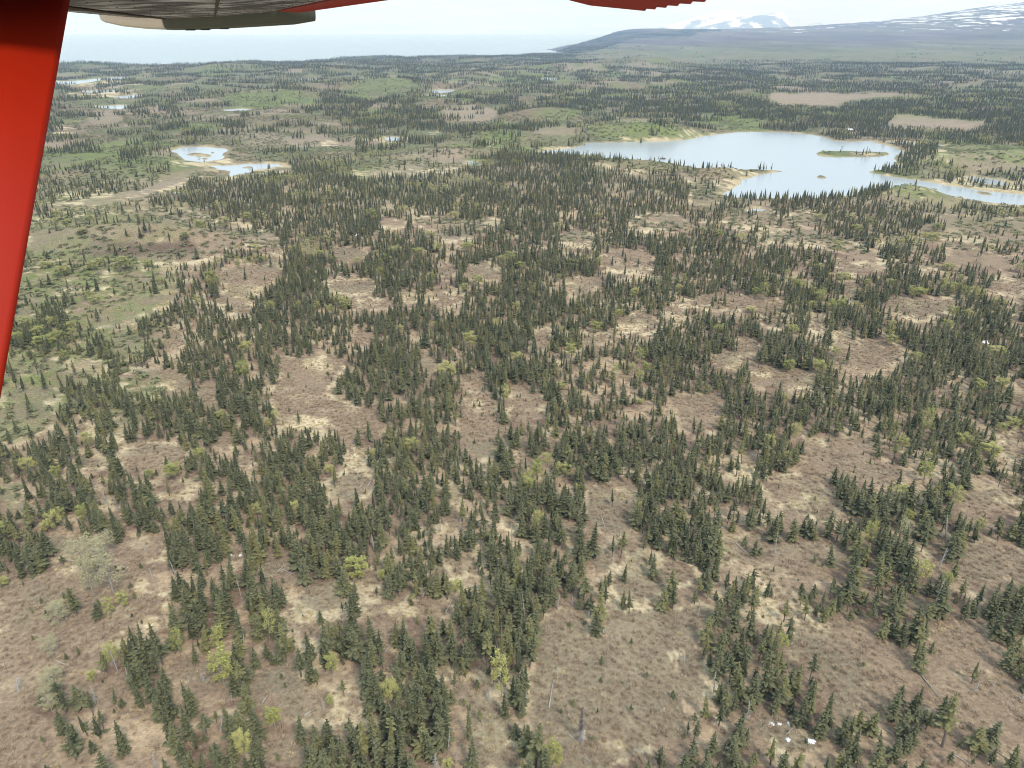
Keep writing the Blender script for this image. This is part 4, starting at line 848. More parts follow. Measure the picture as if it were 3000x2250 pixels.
BIRCH = [T(5, *a) for a in [(620, 312, 250, 50), (810, 305, 245, 80), (1045, 390, 330, 60), (1095, 385, 305, 70), (885, 525, 460, 60), (800, 572, 510, 45), (105, 392, 340, 40), (245, 472, 410, 40), (685, 1122, 1035, 100), (1145, 1035, 960, 70), (1062, 1295, 1170, 45), (1490, 995, 900, 55), (1935, 1042, 930, 45),
                            (1900, 612, 540, 50), (1650, 832, 760, 60), (1135, 692, 630, 45), (1405, 492, 450, 30), (380, 842, 780, 40), (2190, 562, 520, 40), (200, 112, 30, 90), (400, 70, 10, 70), (735, 100, 45, 70), (1430, 860, 790, 45), (830, 930, 830, 80), (1000, 810, 740, 50), (1800, 740, 680, 45), (600, 810, 760, 35), (350, 330, 270, 90), (500, 330, 280, 60), (575, 220, 170, 70), (1660, 100, 55, 50), (1410, 170, 115, 40), (1160, 420, 370, 50), (1930, 1290, 1260, 50), (1420, 1200, 1150, 60)]] \
 + [T(4, *a) for a in [(410, 462, 400, 80), (590, 132, 70, 60), (385, 102, 40, 60), (700, 152, 100, 50), (450, 172, 120, 60), (300, 412, 370, 60), (535, 192, 150, 50), (370, 182, 110, 55), (1570, 1132, 1025, 75), (425, 1012, 945, 45), (255, 862, 790, 70), (300, 932, 850, 110), (390, 892, 820, 70), (465, 832, 760, 60), (340, 802, 730, 60),
                       (1950, 242, 190, 40), (2105, 242, 200, 40), (1910, 312, 260, 35), (1660, 312, 260, 45), (1540, 312, 260, 40), (1040, 522, 470, 40), (1200, 232, 180, 50), (790, 432, 340, 80), (830, 420, 350, 60), (600, 422, 370, 60), (1750, 692, 630, 55), (2140, 732, 650, 45), (1280, 652, 590, 35), (170, 800, 730, 60), (110, 880, 830, 70), (1600, 960, 890, 70), (960, 400, 360, 60), (1460, 160, 80, 80), (1600, 110, 50, 60), (1300, 180, 100, 90), (620, 640, 590, 60), (580, 620, 560, 50), (650, 400, 350, 60), (480, 880, 800, 40)]] \
 + [T(6, *a) for a in [(1025, 525, 440, 80), (520, 532, 460, 45), (525, 622, 510, 55), (1325, 885, 750, 50), (1350, 915, 845, 60), (985, 992, 920, 50), (1880, 602, 530, 55), (1715, 425, 385, 70), (880, 105, 60, 70), (1740, 732, 660, 60), (1840, 742, 680, 60), (1710, 822, 750, 60), (2020, 985, 920, 90), (1510, 1022, 960, 55),
                       (1920, 1232, 1140, 60), (2060, 1212, 1130, 80), (650, 1275, 1230, 50), (1530, 592, 540, 80), (1570, 235, 185, 70), (1630, 230, 180, 80), (130, 202, 140, 50), (230, 222, 160, 50), (470, 602, 540, 45), (705, 852, 780, 60), (235, 842, 780, 60), (680, 1085, 1010, 65), (1470, 610, 520, 40), (1340, 540, 480, 50), (880, 440, 380, 45), (670, 470, 420, 40), (370, 250, 190, 60), (1640, 180, 120, 60), (1000, 320, 240, 60), (1080, 110, 60, 50), (1200, 160, 80, 60), (1130, 190, 130, 60), (2180, 440, 380, 60), (440, 700, 660, 50), (880, 1100, 1010, 70)]] \
 + [T(7, *a) for a in [(580, 245, 150, 60), (1130, 445, 350, 85), (975, 452, 390, 50), (195, 405, 320, 85), (370, 445, 370, 60), (1300, 335, 255, 70), (1670, 695, 610, 50), (1930, 695, 600, 65), (20, 825, 740, 80), (300, 785, 730, 60), (2140, 425, 360, 50), (1435, 70, 10, 60), (20, 1150, 1090, 70)]] \
 + [T(8, *a) for a in [(455, 275, 195, 75), (1335, 375, 290, 55), (260, 1115, 1045, 45), (750, 1175, 1115, 60), (110, 1095, 970, 120), (210, 300, 260, 40), (1280, 790, 660, 60)]] \
 + [T(9, *a) for a in [(1560, 175, 5, 65), (715, 225, 90, 50), (560, 262, 170, 60), (1530, 1115, 990, 95), (1735, 645, 510, 85), (1410, 575, 500, 90), (1200, 895, 740, 75), (1590, 335, 280, 45), (1560, 465, 350, 80), (2060, 152, 90, 50), (2130, 135, 60, 70), (1810, 242, 160, 70), (1420, 262, 180, 60), (1980, 305, 220, 100), (1920, 795, 710, 50), (1460, 725, 660, 60), (1700, 1150, 1060, 60), (680, 330, 280, 70)]] \
 + [T(10, *a) for a in [(1745, 405, 210, 65), (1170, 495, 330, 60), (1455, 685, 480, 120), (2155, 625, 490, 70), (1785, 965, 840, 85), (1590, 1150, 990, 100), (740, 560, 420, 70), (725, 245, 120, 55), (805, 185, 75, 60), (2150, 825, 740, 40), (605, 660, 590, 50), (1430, 470, 310, 70)]] \
 + [T(11, *a) for a in [(1040, 760, 490, 90), (320, 805, 650, 85), (690, 1225, 1165, 55), (1365, 1235, 1075, 110)]] + [T(12, *a) for a in [(1395, 372, 310, 40), (640, 470, 360, 60)]]
PALE = [T(7, *a) for a in [(560, 1080, 850, 130), (650, 1130, 850, 170), (740, 1200, 940, 150), (610, 1210, 980, 130), (700, 960, 800, 110), (380, 1330, 1260, 90)]] + [T(10, *a) for a in [(390, 300, 155, 110), (350, 510, 360, 90), (340, 850, 760, 90), (350, 700, 590, 130), (310, 800, 700, 90)]] \
 + [T(5, *a) for a in [(2030, 530, 470, 90), (2170, 520, 470, 70), (570, 250, 175, 60)]] + [T(9, *a) for a in [(1420, 870, 720, 90)]]
SNAG = [T(9, *a) for a in [(590, 965, 790, 45), (1630, 1275, 1110, 50), (1700, 845, 690, 50), (1660, 1030, 900, 60)]] + [T(11, *a) for a in [(1190, 265, 90, 30), (1705, 355, 290, 30), (690, 1105, 960, 25), (612, 1230, 1120, 85), (1200, 805, 730, 20), (1890, 1135, 1040, 50), (2195, 525, 455, 20), (1400, 192, 80, 10), (1500, 165, 100, 20), (950, 785, 690, 60), (740, 1190, 1080, 15)]] \
 + [T(10, *a) for a in [(770, 605, 460, 35), (120, 725, 650, 90), (622, 805, 690, 60), (2100, 865, 770, 40), (1430, 985, 890, 80), (1500, 785, 730, 30), (1330, 655, 590, 60), (1015, 1235, 1130, 50), (1580, 410, 350, 20), (830, 660, 570, 20)]] \
 + [T(12, *a) for a in [(415, 905, 780, 50), (100, 235, 130, 30), (2005, 692, 650, 12), (1890, 722, 650, 50), (2190, 785, 650, 60), (12, 535, 440, 20), (265, 1125, 1060, 30), (200, 730, 590, 60)]] \
 + [T(8, *a) for a in [(1105, 890, 740, 20), (390, 695, 640, 20), (1160, 615, 560, 12), (640, 790, 720, 25), (210, 905, 810, 60), (1800, 830, 760, 40), (770, 790, 700, 15)]] + [T(7, *a) for a in [(1140, 1085, 960, 40), (990, 1095, 1030, 30), (765, 655, 560, 40), (942, 915, 870, 25), (1565, 1225, 1100, 15), (1322, 272, 180, 12), (930, 100, 0, 15), (700, 620, 530, 50)]] \
 + [T(5, *a) for a in [(15, 522, 450, 16), (1205, 895, 850, 10), (1620, 700, 630, 10), (1735, 560, 500, 30)]] + [T(6, *a) for a in [(1970, 980, 910, 12), (340, 600, 560, 14), (735, 640, 590, 18), (1555, 410, 350, 12), (1640, 530, 480, 12)]]
print(len(LONE), len(BIRCH), len(PALE), len(SNAG))

def place(e):
    r, x, y, yt, w = e
    px, py = Z(r, x, y); _, pt = Z(r, x, yt)
    X, Y, H = on_ground(px, py)
    q0 = project(np.array([X]), np.array([Y]), np.array([H])); q1 = project(np.array([X]), np.array([Y]), np.array([H + 1.0]))
    per = float(q0[1][0] - q1[1][0]); dep = float(q0[2][0])
    hgt = (py - pt) / max(per, 1e-3) * 1.03
    wid = (w / ZS) / FPX * dep if w else hgt * 0.3
    return dict(x=X, y=Y, z=H, h=float(np.clip(hgt, 1.6, 19)), w=float(np.clip(wid, 0.9, 7.5)), px=px, py=py, r=math.hypot(X, Y))

def cells(r0, r1, step, azl):
    """jittered grid points within a ring sector"""
    n = int(2 * r1 / step)
    xs = np.arange(-r1 * math.sin(azl) - step, r1 * math.sin(azl) + step, step); ys = np.arange(r0 * math.cos(azl) - step, r1 + step, step)
    X, Y = np.meshgrid(xs, ys); X = X.ravel() + rng.uniform(-.47, .47, X.size) * step; Y = Y.ravel() + rng.uniform(-.47, .47, Y.size) * step
    rr_ = np.hypot(X, Y); m = (rr_ >= r0) & (rr_ < r1) & (np.abs(np.arctan2(X, Y)) < azl)
    return X[m], Y[m]
def rank01(v): 
    o = np.empty(len(v)); o[np.argsort(v)] = (np.arange(len(v)) + 0.5) / len(v); return o
def scatter(r0, r1, step, azl, cl_scale, cl_w, hmin, hmax, seed, dmul=1.0):
    X, Y = cells(r0, r1, step, azl)
    H = terrain(X, Y)
    hb = fbm(X, Y, 30, 2, seed + 3)
    h = hmin + (hmax - hmin) * np.clip(0.55 * rng.beta(2.2, 2.2, X.size) + 0.6 * (hb - 0.2), 0, 1)
    sm_ = rng.random(X.size) < 0.2; h[sm_] *= rng.uniform(0.35, 0.75, sm_.sum())
    px, py, dep = project(X, Y, H)
    d = look(DEN, px, py)
    for f in (0.35, 0.7, 0.92):
        qx, qy, _ = project(X, Y, H + h * f)
        dd = look(DEN, qx, qy)
        d = np.where(dd < 0.16, np.minimum(d, dd), d)
    if r1 <= 1000: d = d * (0.5 + 0.5 * sstep(0.31, 0.42, fbm(X, Y, 11.5, 2, 440)))
    u = rank01(cl_w * rank01(fbm(X, Y, cl_scale, 3, seed)) + (1 - cl_w) * rng.random(X.size))
    keep = u < d * dmul
    # keep off the water and the beach
    wet = np.full(X.shape, -60.0)
    for i, p in enumerate(LAKES_W):
        sd = signed_dist(X, Y, p, 12.0)
        if i in (0, 4, 5):
            for q in ISL_W: sd = np.minimum(sd, -signed_dist(X, Y, q, 12.0))
        wet = np.maximum(wet, sd)
    keep &= (wet < -4) & (H > SEA_Z + 1.5)
    return np.stack([X, Y, H, h, px, py], 1)[keep]
S = [scatter(95, 260, 3.1, R(46), 9, 0.16, 3.4, 12.8, 400, 1.12), scatter(260, 520, 3.1, R(46), 10, 0.2, 3.0, 12.0, 401, 0.92), scatter(520, 1000, 3.6, R(45), 15, 0.3, 3.4, 11.6, 402, 0.88), scatter(1000, 1900, 5.4, R(44), 34, 0.84, 5.0, 13.5, 403, 0.92),
     scatter(1900, 3300, 7.5, R(44), 48, 0.86, 6.0, 13.5, 404, 0.8), scatter(3300, 7500, 12.0, R(42), 110, 0.8, 8.0, 14, 405, 0.85), scatter(7500, 13500, 25.0, R(38), 240, 0.75, 9, 16, 406)]
sx, sy = cells(95, 620, 4.6, R(44)); sh_ = terrain(sx, sy); spx, spy, _ = project(sx, sy, sh_)
sk = (rng.random(sx.size) < 0.32 * sstep(0.40, 0.6, fbm(sx, sy, 24, 3, 445)) + 0.02)
sap = np.stack([sx, sy, sh_, rng.uniform(0.7, 3.0, sx.size) ** 1.0, spx, spy], 1)[sk]
S.append(sap)
P = np.concatenate(S)
print('trees', [len(s) for s in S], round(time.time() - T0, 1))
r_all = np.hypot(P[:, 0], P[:, 1])

# a share of the scattered trees are leafing birches (more of them in the mid distance)
bshare = np.interp(r_all, [0, 300, 480, 700, 1000, 2000, 4000], [0.0, 0.010, 0.025, 0.07, 0.12, 0.09, 0.05])
bn = rank01(fbm(P[:, 0], P[:, 1], 45, 2, 411) + 0.35 * rng.random(len(P)))
isb = bn > 1 - bshare
lone = [place(e) for e in LONE]; birch = [place(e) for e in BIRCH]; pale = [place(e) for e in PALE]; snag = [place(e) for e in SNAG]
# make room round the surveyed trees
near = r_all < 1300
kill = np.zeros(len(P), bool)
for L, k in ((lone, 0.55), (birch, 0.75), (pale, 0.6), (snag, 0.8)):
    for t in L:
        if t['r'] > 1300: continue
        rad = max(1.6, t['w'] * k)
        dx, dy = P[:, 0] - t['x'], P[:, 1] - t['y']
        kill |= near & (dx * dx + dy * dy < rad * rad)
        if L is not lone:   # nothing tall right in front of a birch or snag
            dd = math.hypot(t['x'], t['y']); ux, uy = -t['x'] / dd, -t['y'] / dd
            al = dx * ux + dy * uy; ac = np.abs(dx * uy - dy * ux)
            kill |= near & (al > 0) & (al < 5.5) & (ac < t['w'] * 0.4)
P, isb, r_all = P[~kill], isb[~kill], r_all[~kill]

def tree_copy(parts, names, name, x, y, z, h, w, rz, tilt=(0, 0), base_r=1.5):
    e = bpy.data.objects.new(name, None); COL.objects.link(e); e.empty_display_size = 0.5
    e.location = (x, y, z); e.rotation_euler = (tilt[0], tilt[1], rz)
    s = w / (2 * base_r); e.scale = (s, s, h / 10.0)
    for me, nm in zip(parts, names):
        c = bpy.data.objects.new(nm, me); COL.objects.link(c); c.parent = e
    return e
BR = [2.1, 1.6, 2.4, 1.8, 2.5, 2.0]
DR = [1.1, 0.8, 1.5, 1.2, 1.9, 0.7]
# the 300 spruces that show largest stand as trees of their own
sp = [dict(t, surveyed=True) for t in lone]
idx = np.where(~isb)[0]
for i in idx:
    if r_all[i] < 420:
        sp.append(dict(x=P[i, 0], y=P[i, 1], z=P[i, 2], h=P[i, 3], w=P[i, 3] ** 0.82 * 1.6 * (0.31 + 0.18 * rng.random()), px=P[i, 4], py=P[i, 5], r=r_all[i], i=i, surveyed=False))
def score(t):
    infr = 0 <= t['px'] <= 3000 and t['py'] - 40 <= 2250
    return (t['h'] * t['w'] / (t['r'] ** 2 + CAM_H ** 2)) if infr else 0
sp.sort(key=score, reverse=True)
ind = sp[:300]; rest_s = sp[300:]
used = {t['i'] for t in ind if 'i' in t}
stuff_pts = []      # x y z sx sz rot var
for t in rest_s:
    if t['surveyed']: stuff_pts.append((t['x'], t['y'], t['z'], t['w'], t['h'], rng.integers(0, NV) if t['r'] < 900 else NV + rng.integers(0, 5)))
for i in idx:
    if i in used: continue
    h = P[i, 3]; hi = r_all[i] < 620
    stuff_pts.append((P[i, 0], P[i, 1], P[i, 2], h ** 0.82 * 1.56 * (0.30 + 0.18 * rng.random()) * (1.0 if r_all[i] < 1500 else 1.1), h, rng.integers(0, NV) if hi else NV + rng.integers(0, 5)))
bstuff = []
bi = np.where(isb)[0]
for i in bi:
    t = dict(x=P[i, 0], y=P[i, 1], z=P[i, 2], h=P[i, 3] * 0.85, w=P[i, 3] * (0.34 + 0.16 * rng.random()), px=P[i, 4], py=P[i, 5], r=r_all[i], surveyed=False)
    if r_all[i] < 700 and 0 < t['px'] < 3000 and t['py'] < 2290 and len(birch) < 285: birch.append(t)
    else: bstuff.append((t['x'], t['y'], t['z'], t['w'], t['h'], rng.integers(0, 4)))

# ------------------------------------------------------------------ words that single trees out
LANDMARKS = [((2290, 2150), 'the snow patches by the lower right spruces'), ((1700, 2120), 'the dead dark-topped spruce in the clearing'), ((2265, 1600), 'the bare white snag'), ((2730, 1760), 'the leaning grey snag pair'), ((2690, 2010), 'the long grey log beside straw grass'),
    ((2050, 1925), 'the broken spruce at the clearing edge'), ((1470, 1960), 'the birch beside the big clearing'), ((1400, 2170), 'the straw strip below the birch'), ((1120, 2030), 'the single snow fleck under spruces'), ((900, 1720), 'the white broken birch log'), ((690, 1630), 'the row of small snow bits'),
    ((790, 1830), 'the bright birch over crossed logs'), ((345, 1930), 'the grey thin snag near straw grass'), ((240, 1970), 'the small bright straw opening'), ((200, 2060), 'the dark clump on brown brush'), ((290, 1650), 'the large pale birch grove'), ((60, 1560), 'the shaded left spruces'), ((660, 2010), 'the broad yellowish birch'),
    ((810, 2110), 'the yellow-tipped young birch'), ((280, 2200), 'the lower left brown brush'), ((540, 1950), 'the twin poles leaning together'), ((1350, 1640), 'the round brown thicket'), ((1560, 1790), 'the split pale stump'), ((1790, 1490), 'the round tan clearing'), ((1850, 1720), 'the straw patch below the tan clearing'),
    ((2400, 1450), 'the wide brown clearing'), ((2480, 1740), 'the broad dark spruce'), ((2690, 1670), 'the rounded lime birch on straw'), ((2750, 1470), 'the tall lime birch at the forest rim'), ((2890, 1630), 'the brown opening at the right rim'), ((2900, 1950), 'the dark right rim stand'), ((1040, 1830), 'the grassy gap of fallen poles'), ((1200, 2180), 'the dense stand at the bottom'),
    ((640, 2200), 'the lime birch at the bottom rim'), ((2480, 1930), 'the big lower right clearing'), ((1260, 1850), 'the reddish gap between spruces'), ((2150, 1840), 'the conical twin spruces'), ((420, 1390), 'the yellow bush in the brown opening'), ((1200, 1320), 'the sulphur birch top'), ((1620, 1350), 'the small lime birch in dense spruce'), ((2700, 2200), 'the tall trunk showing its bare stem')]
ORD = ['nearest', 'second nearest', 'third nearest', 'fourth nearest', 'fifth nearest', 'sixth nearest', 'seventh nearest', 'eighth nearest', 'ninth nearest', 'tenth nearest', 'eleventh nearest', 'twelfth nearest', 'thirteenth nearest', 'fourteenth nearest', 'fifteenth nearest', 'sixteenth nearest', 'seventeenth nearest', 'eighteenth nearest', 'nineteenth nearest', 'twentieth nearest']
def give_labels(L, noun, size_words, marks=LANDMARKS):
    hs = sorted(t['h'] for t in L); a, b = hs[len(hs) // 3], hs[2 * len(hs) // 3]
    bucket = {}
    for t in L:
        k = min(range(len(marks)), key=lambda j: (t['px'] - marks[j][0][0]) ** 2 + (t['py'] - marks[j][0][1]) ** 2)
        dx, dy = t['px'] - marks[k][0][0], t['py'] - marks[k][0][1]
        side = ('right of' if dx > 0 else 'left of') if abs(dx) > abs(dy) else ('below' if dy > 0 else 'above')
        bucket.setdefault((k, side), []).append((dx * dx + dy * dy, t))
    for (k, side), ts in bucket.items():
        ts.sort(key=lambda q: q[0])
        for n, (_, t) in enumerate(ts):
            sw = size_words[0] if t['h'] < a else size_words[2] if t['h'] > b else size_words[1]
            o_ = ORD[n] if n < len(ORD) else 'outermost'
            t['label'] = ' '.join(f'{sw} {noun}, {o_} {side} {marks[k][1]}'.split()[:16]) if n else f'{sw} {noun} just {side} {marks[k][1]}'
give_labels(ind, 'spruce', ['short bushy green', 'slim dark green', 'tall dark green'])
MARKS_B = LANDMARKS + [((2290, 580), 'the long lake shore'), ((420, 810), 'the left terrace of shrubs'), ((160, 990), 'the left grassy slope'), ((700, 700), 'the far left bog'), ((1250, 700), 'the far central woods'), ((1500, 760), 'the central dense spruce belt'), ((1850, 700), 'the woods before the lake'), ((2600, 680), 'the woods below the green knoll'),
    ((2900, 750), 'the upper right open brush'), ((2450, 830), 'the spruce belt right of centre'), ((2250, 1000), 'the brown clearing right of centre'), ((2550, 1050), 'the mauve clearing with one lone spruce'), ((1300, 1070), 'the two round birches in mid forest'), ((880, 1130), 'the fan-shaped straw clearing'), ((1800, 950), 'the tan clearing in mid forest'), ((560, 880), 'the clearing of grey brush'), ((2900, 1000), 'the far right spruce belt'), ((1650, 1150), 'the narrow brown clearing')]
give_labels(birch, 'yellow-green birch', ['small', 'mid-sized', 'tall'], MARKS_B)
give_labels(pale, 'half-bare pale birch', ['small', 'mid-sized', 'tall'], MARKS_B)
give_labels(snag, 'dead grey spruce snag', ['short', 'slim', 'tall'], MARKS_B)

for n, t in enumerate(ind):
    v = int(rng.integers(0, NV))
    if t['w'] > 0.38 * t['h']: v = 4 if n % 2 else 8
    o = tree_copy(VAR_S[v][:2], ('crown', 'trunk'), 'spruce_tree', t['x'], t['y'], t['z'], t['h'], t['w'], rng.uniform(0, 6.28), (rng.normal(0, 0.045), rng.normal(0, 0.045)), SR[v])
    tag(o, t['label'], 'tree', 'spruces of the near forest')
for t in birch + pale:
    v = int(rng.integers(4, 6)) if t in pale else int(rng.integers(0, 4))
    o = tree_copy(VAR_B[v], ('crown', 'trunk'), 'birch_tree', t['x'], t['y'], t['z'], t['h'], t['w'], rng.uniform(0, 6.28), (rng.normal(0, 0.03), rng.normal(0, 0.03)), BR[v])
    tag(o, t['label'], 'tree', 'birches coming into leaf among the spruces')
for n, t in enumerate(snag):
    v = int(rng.integers(0, 6))
    if t['w'] < 1.6: v = 5 if n % 2 else 1
    if t['w'] > 4: v = 4
    o = tree_copy(VAR_D[v], ('branches', 'trunk'), 'dead_snag', t['x'], t['y'], t['z'], t['h'], max(t['w'], 1.4), rng.uniform(0, 6.28), (rng.normal(0, 0.06), rng.normal(0, 0.06)), DR[v])
    tag(o, t['label'], 'snag', 'dead standing trees')
# the dead spruce alone in the big clearing: dark boughs above, pale boughs below
t = place(T(11, 1552, 1050, 830, 85))
b_lo, trk = snag_parts(291, 10, 1.5, 10, False); b_hi, _ = snag_parts(292, 10, 1.3, 10, False)
b_lo, b_hi = MB(), MB(); rn = random.Random(5)
for k in range(190):
    tt = 0.08 + 0.9 * rn.random(); a = rn.random() * 6.28; L = 1.5 * (1.02 - tt) * rn.uniform(0.6, 1.1) + 0.1
    o_ = np.array((0, 0, 10 * tt)); p2 = o_ + np.array((math.cos(a) * L, math.sin(a) * L, -0.25 * L))
    (b_lo if tt < 0.36 else b_hi).tube([o_, o_ * .5 + p2 * .5 + np.array((0, 0, .06)), p2], [0.07, 0.07, 0.05], 3, cap=False)
o = thing('dead_spruce', 'dead spruce with dark top and pale lower boughs alone in the brown clearing', 'snag', (t['x'], t['y'], t['z']), 0.4, 'dead standing trees', (t['w'] / 3, t['w'] / 3, t['h'] / 10))
obj('trunk', trk.mesh('dead_trunk', [M_DEAD]), o); obj('lower_boughs', b_lo.mesh('lower_boughs', [M_DEAD]), o); obj('upper_boughs', b_hi.mesh('upper_boughs', [M_DEADDARK]), o)
print('individuals', len(ind), len(birch), len(pale), len(snag), 'stuff', len(stuff_pts), len(bstuff), round(time.time() - T0, 1))

# ------------------------------------------------------------------ the uncountable rest, one object each
def lib(name, meshes):
    c = bpy.data.collections.new(name)
    for i, me in enumerate(meshes):
        o = bpy.data.objects.new('%s_form_%02d' % (name, i), me); c.objects.link(o)
    return c
def forest(name, pts, coll, base_w, label, cat):
    pts = np.array(pts, float)
    n = len(pts)
    me = bpy.data.meshes.new(name)
    me.vertices.add(n); me.vertices.foreach_set('co', pts[:, :3].astype(np.float32).ravel())
    sc_ = np.stack([pts[:, 3] / base_w, pts[:, 3] / base_w, pts[:, 4] / 10.0], 1).astype(np.float32)
    a = me.attributes.new('size', 'FLOAT_VECTOR', 'POINT'); a.data.foreach_set('vector', sc_.ravel())
    ro = np.stack([rng.normal(0, .05, n), rng.normal(0, .05, n), rng.uniform(0, 6.28, n)], 1).astype(np.float32)
    a = me.attributes.new('turn', 'FLOAT_VECTOR', 'POINT'); a.data.foreach_set('vector', ro.ravel())
    a = me.attributes.new('form', 'INT', 'POINT'); a.data.foreach_set('value', pts[:, 5].astype(np.int32))
    o = obj(name, me)
    ng = bpy.data.node_groups.new(name + '_plants', 'GeometryNodeTree')
    ng.interface.new_socket('Geometry', in_out='INPUT', socket_type='NodeSocketGeometry'); ng.interface.new_socket('Geometry', in_out='OUTPUT', socket_type='NodeSocketGeometry')
    N, Lk = ng.nodes, ng.links
    gi, go = N.new('NodeGroupInput'), N.new('NodeGroupOutput')
    ci = N.new('GeometryNodeCollectionInfo'); ci.inputs['Collection'].default_value = coll
    ci.inputs['Separate Children'].default_value = True; ci.inputs['Reset Children'].default_value = True
    m2p = N.new('GeometryNodeMeshToPoints'); Lk.new(gi.outputs[0], m2p.inputs['Mesh'])
    ip = N.new('GeometryNodeInstanceOnPoints'); ip.inputs['Pick Instance'].default_value = True
    Lk.new(m2p.outputs[0], ip.inputs['Points']); Lk.new(ci.outputs[0], ip.inputs['Instance'])
    for nm, typ, sock in (('form', 'INT', 'Instance Index'), ('turn', 'FLOAT_VECTOR', 'Rotation'), ('size', 'FLOAT_VECTOR', 'Scale')):
        na = N.new('GeometryNodeInputNamedAttribute'); na.data_type = typ; na.inputs['Name'].default_value = nm
        src = [s_ for s_ in na.outputs if s_.enabled and s_.name == 'Attribute'][0]
        if sock == 'Rotation':
            e2r = N.new('FunctionNodeEulerToRotation'); Lk.new(src, e2r.inputs[0]); src = e2r.outputs[0]
        Lk.new(src, ip.inputs[sock])
    Lk.new(ip.outputs[0], go.inputs[0])
    md = o.modifiers.new('plants', 'NODES'); md.node_group = ng
    tag(o, label, cat, kind='stuff')
    return o
forest('spruce_forest', stuff_pts, lib('spruce', [v[2] for v in VAR_S] + LOW_S), 3.0, 'dark spruce forest running back to the coast', 'forest')
forest('birch_woods', bstuff, lib('birch', LOW_B), 4.2, 'pale leafing birches mixed into the distant spruce forest', 'forest')

# bare alder brush in the openings, dry grass tufts
X, Y = cells(95, 560, 1.75, R(44)); H = terrain(X, Y); px, py, dep = project(X, Y, H); rr_ = np.hypot(X, Y)
op = look(OPEN, px, py); st = look(STRAW, px, py)
nb_ = fbm(X, Y, 9, 3, 501)
keep = (rng.random(X.size) < np.where(op > 0, 0.95, 0.28) * (1 - 0.88 * sstep(0.25, 0.7, st)) * sstep(0.3, 0.46, nb_) * np.interp(rr_, [0, 380, 620], [1, 0.9, 0.35])) & (look(GREEN, px, py) < 0.35)
K = np.where(keep)[0]
shr = np.stack([X[K], Y[K], H[K] - 0.05, 3.0 * rng.uniform(0.4, 1.0, len(K)), 10 * rng.uniform(0.3, 0.85, len(K)), rng.integers(0, 5, len(K))], 1)
forest('alder_brush', shr, lib('alder', [shrub_mesh(600 + i, M_TWIG, 46, 1.5 + 0.15 * i, 1.7, 0.045) for i in range(5)]), 3.0, 'bare brown alder brush filling the forest openings', 'brush')
X2, Y2 = cells(260, 2300, 5.0, R(43)); H2 = terrain(X2, Y2); px2, py2, _ = project(X2, Y2, H2); r2 = np.hypot(X2, Y2)
wet2 = np.full(X2.shape, -60.0)
for i_, p_ in enumerate(LAKES_W):
    sd_ = signed_dist(X2, Y2, p_, 12.0)
    if i_ in (0, 4, 5):
        for q_ in ISL_W: sd_ = np.minimum(sd_, -signed_dist(X2, Y2, q_, 12.0))
    wet2 = np.maximum(wet2, sd_)
kp = (rng.random(X2.size) < np.where(r2 < 560, sstep(0.25, 0.45, look(GREEN, px2, py2)) * 0.8, 0.25 + 0.6 * (look(DEN, px2, py2) < 0.5)) * sstep(0.33, 0.5, fbm(X2, Y2, 30, 3, 511)) * np.interp(r2, [560, 1200, 2300], [0.9, 0.75, 0.3])) & (wet2 < -7) & (look(BOG, px2, py2) < 0.3) & (look(STRAW, px2, py2) < 0.4)
K = np.where(kp)[0]
scr = np.stack([X2[K], Y2[K], H2[K] - 0.1, 3.0 * rng.uniform(0.7, 1.7, len(K)), 10 * rng.uniform(0.6, 1.5, len(K)), rng.integers(0, 4, len(K))], 1)
forest('willow_scrub', scr, lib('willow', [bush_mesh(680 + i, M_SCRUB) for i in range(4)]), 3.0, 'low grey-green willow scrub on the rolling open ground', 'scrub')
keep = (rng.random(X.size) < 0.75 * sstep(0.2, 0.6, st) + 0.05) & (rr_ < 480)
K = np.where(keep)[0]
grs = np.stack([X[K], Y[K], H[K] - 0.03, 3.0 * rng.uniform(0.5, 1.0, len(K)), 10 * rng.uniform(0.5, 1.0, len(K)), rng.integers(0, 3, len(K))], 1)
forest('dry_grass', grs, lib('grass', [shrub_mesh(650 + i, M_GRASS, 40, 0.55, 1.3, 0.05) for i in range(3)]), 3.0, 'pale dry grass in the forest openings', 'grass')
print('brush', len(shr), len(grs), round(time.time() - T0, 1))
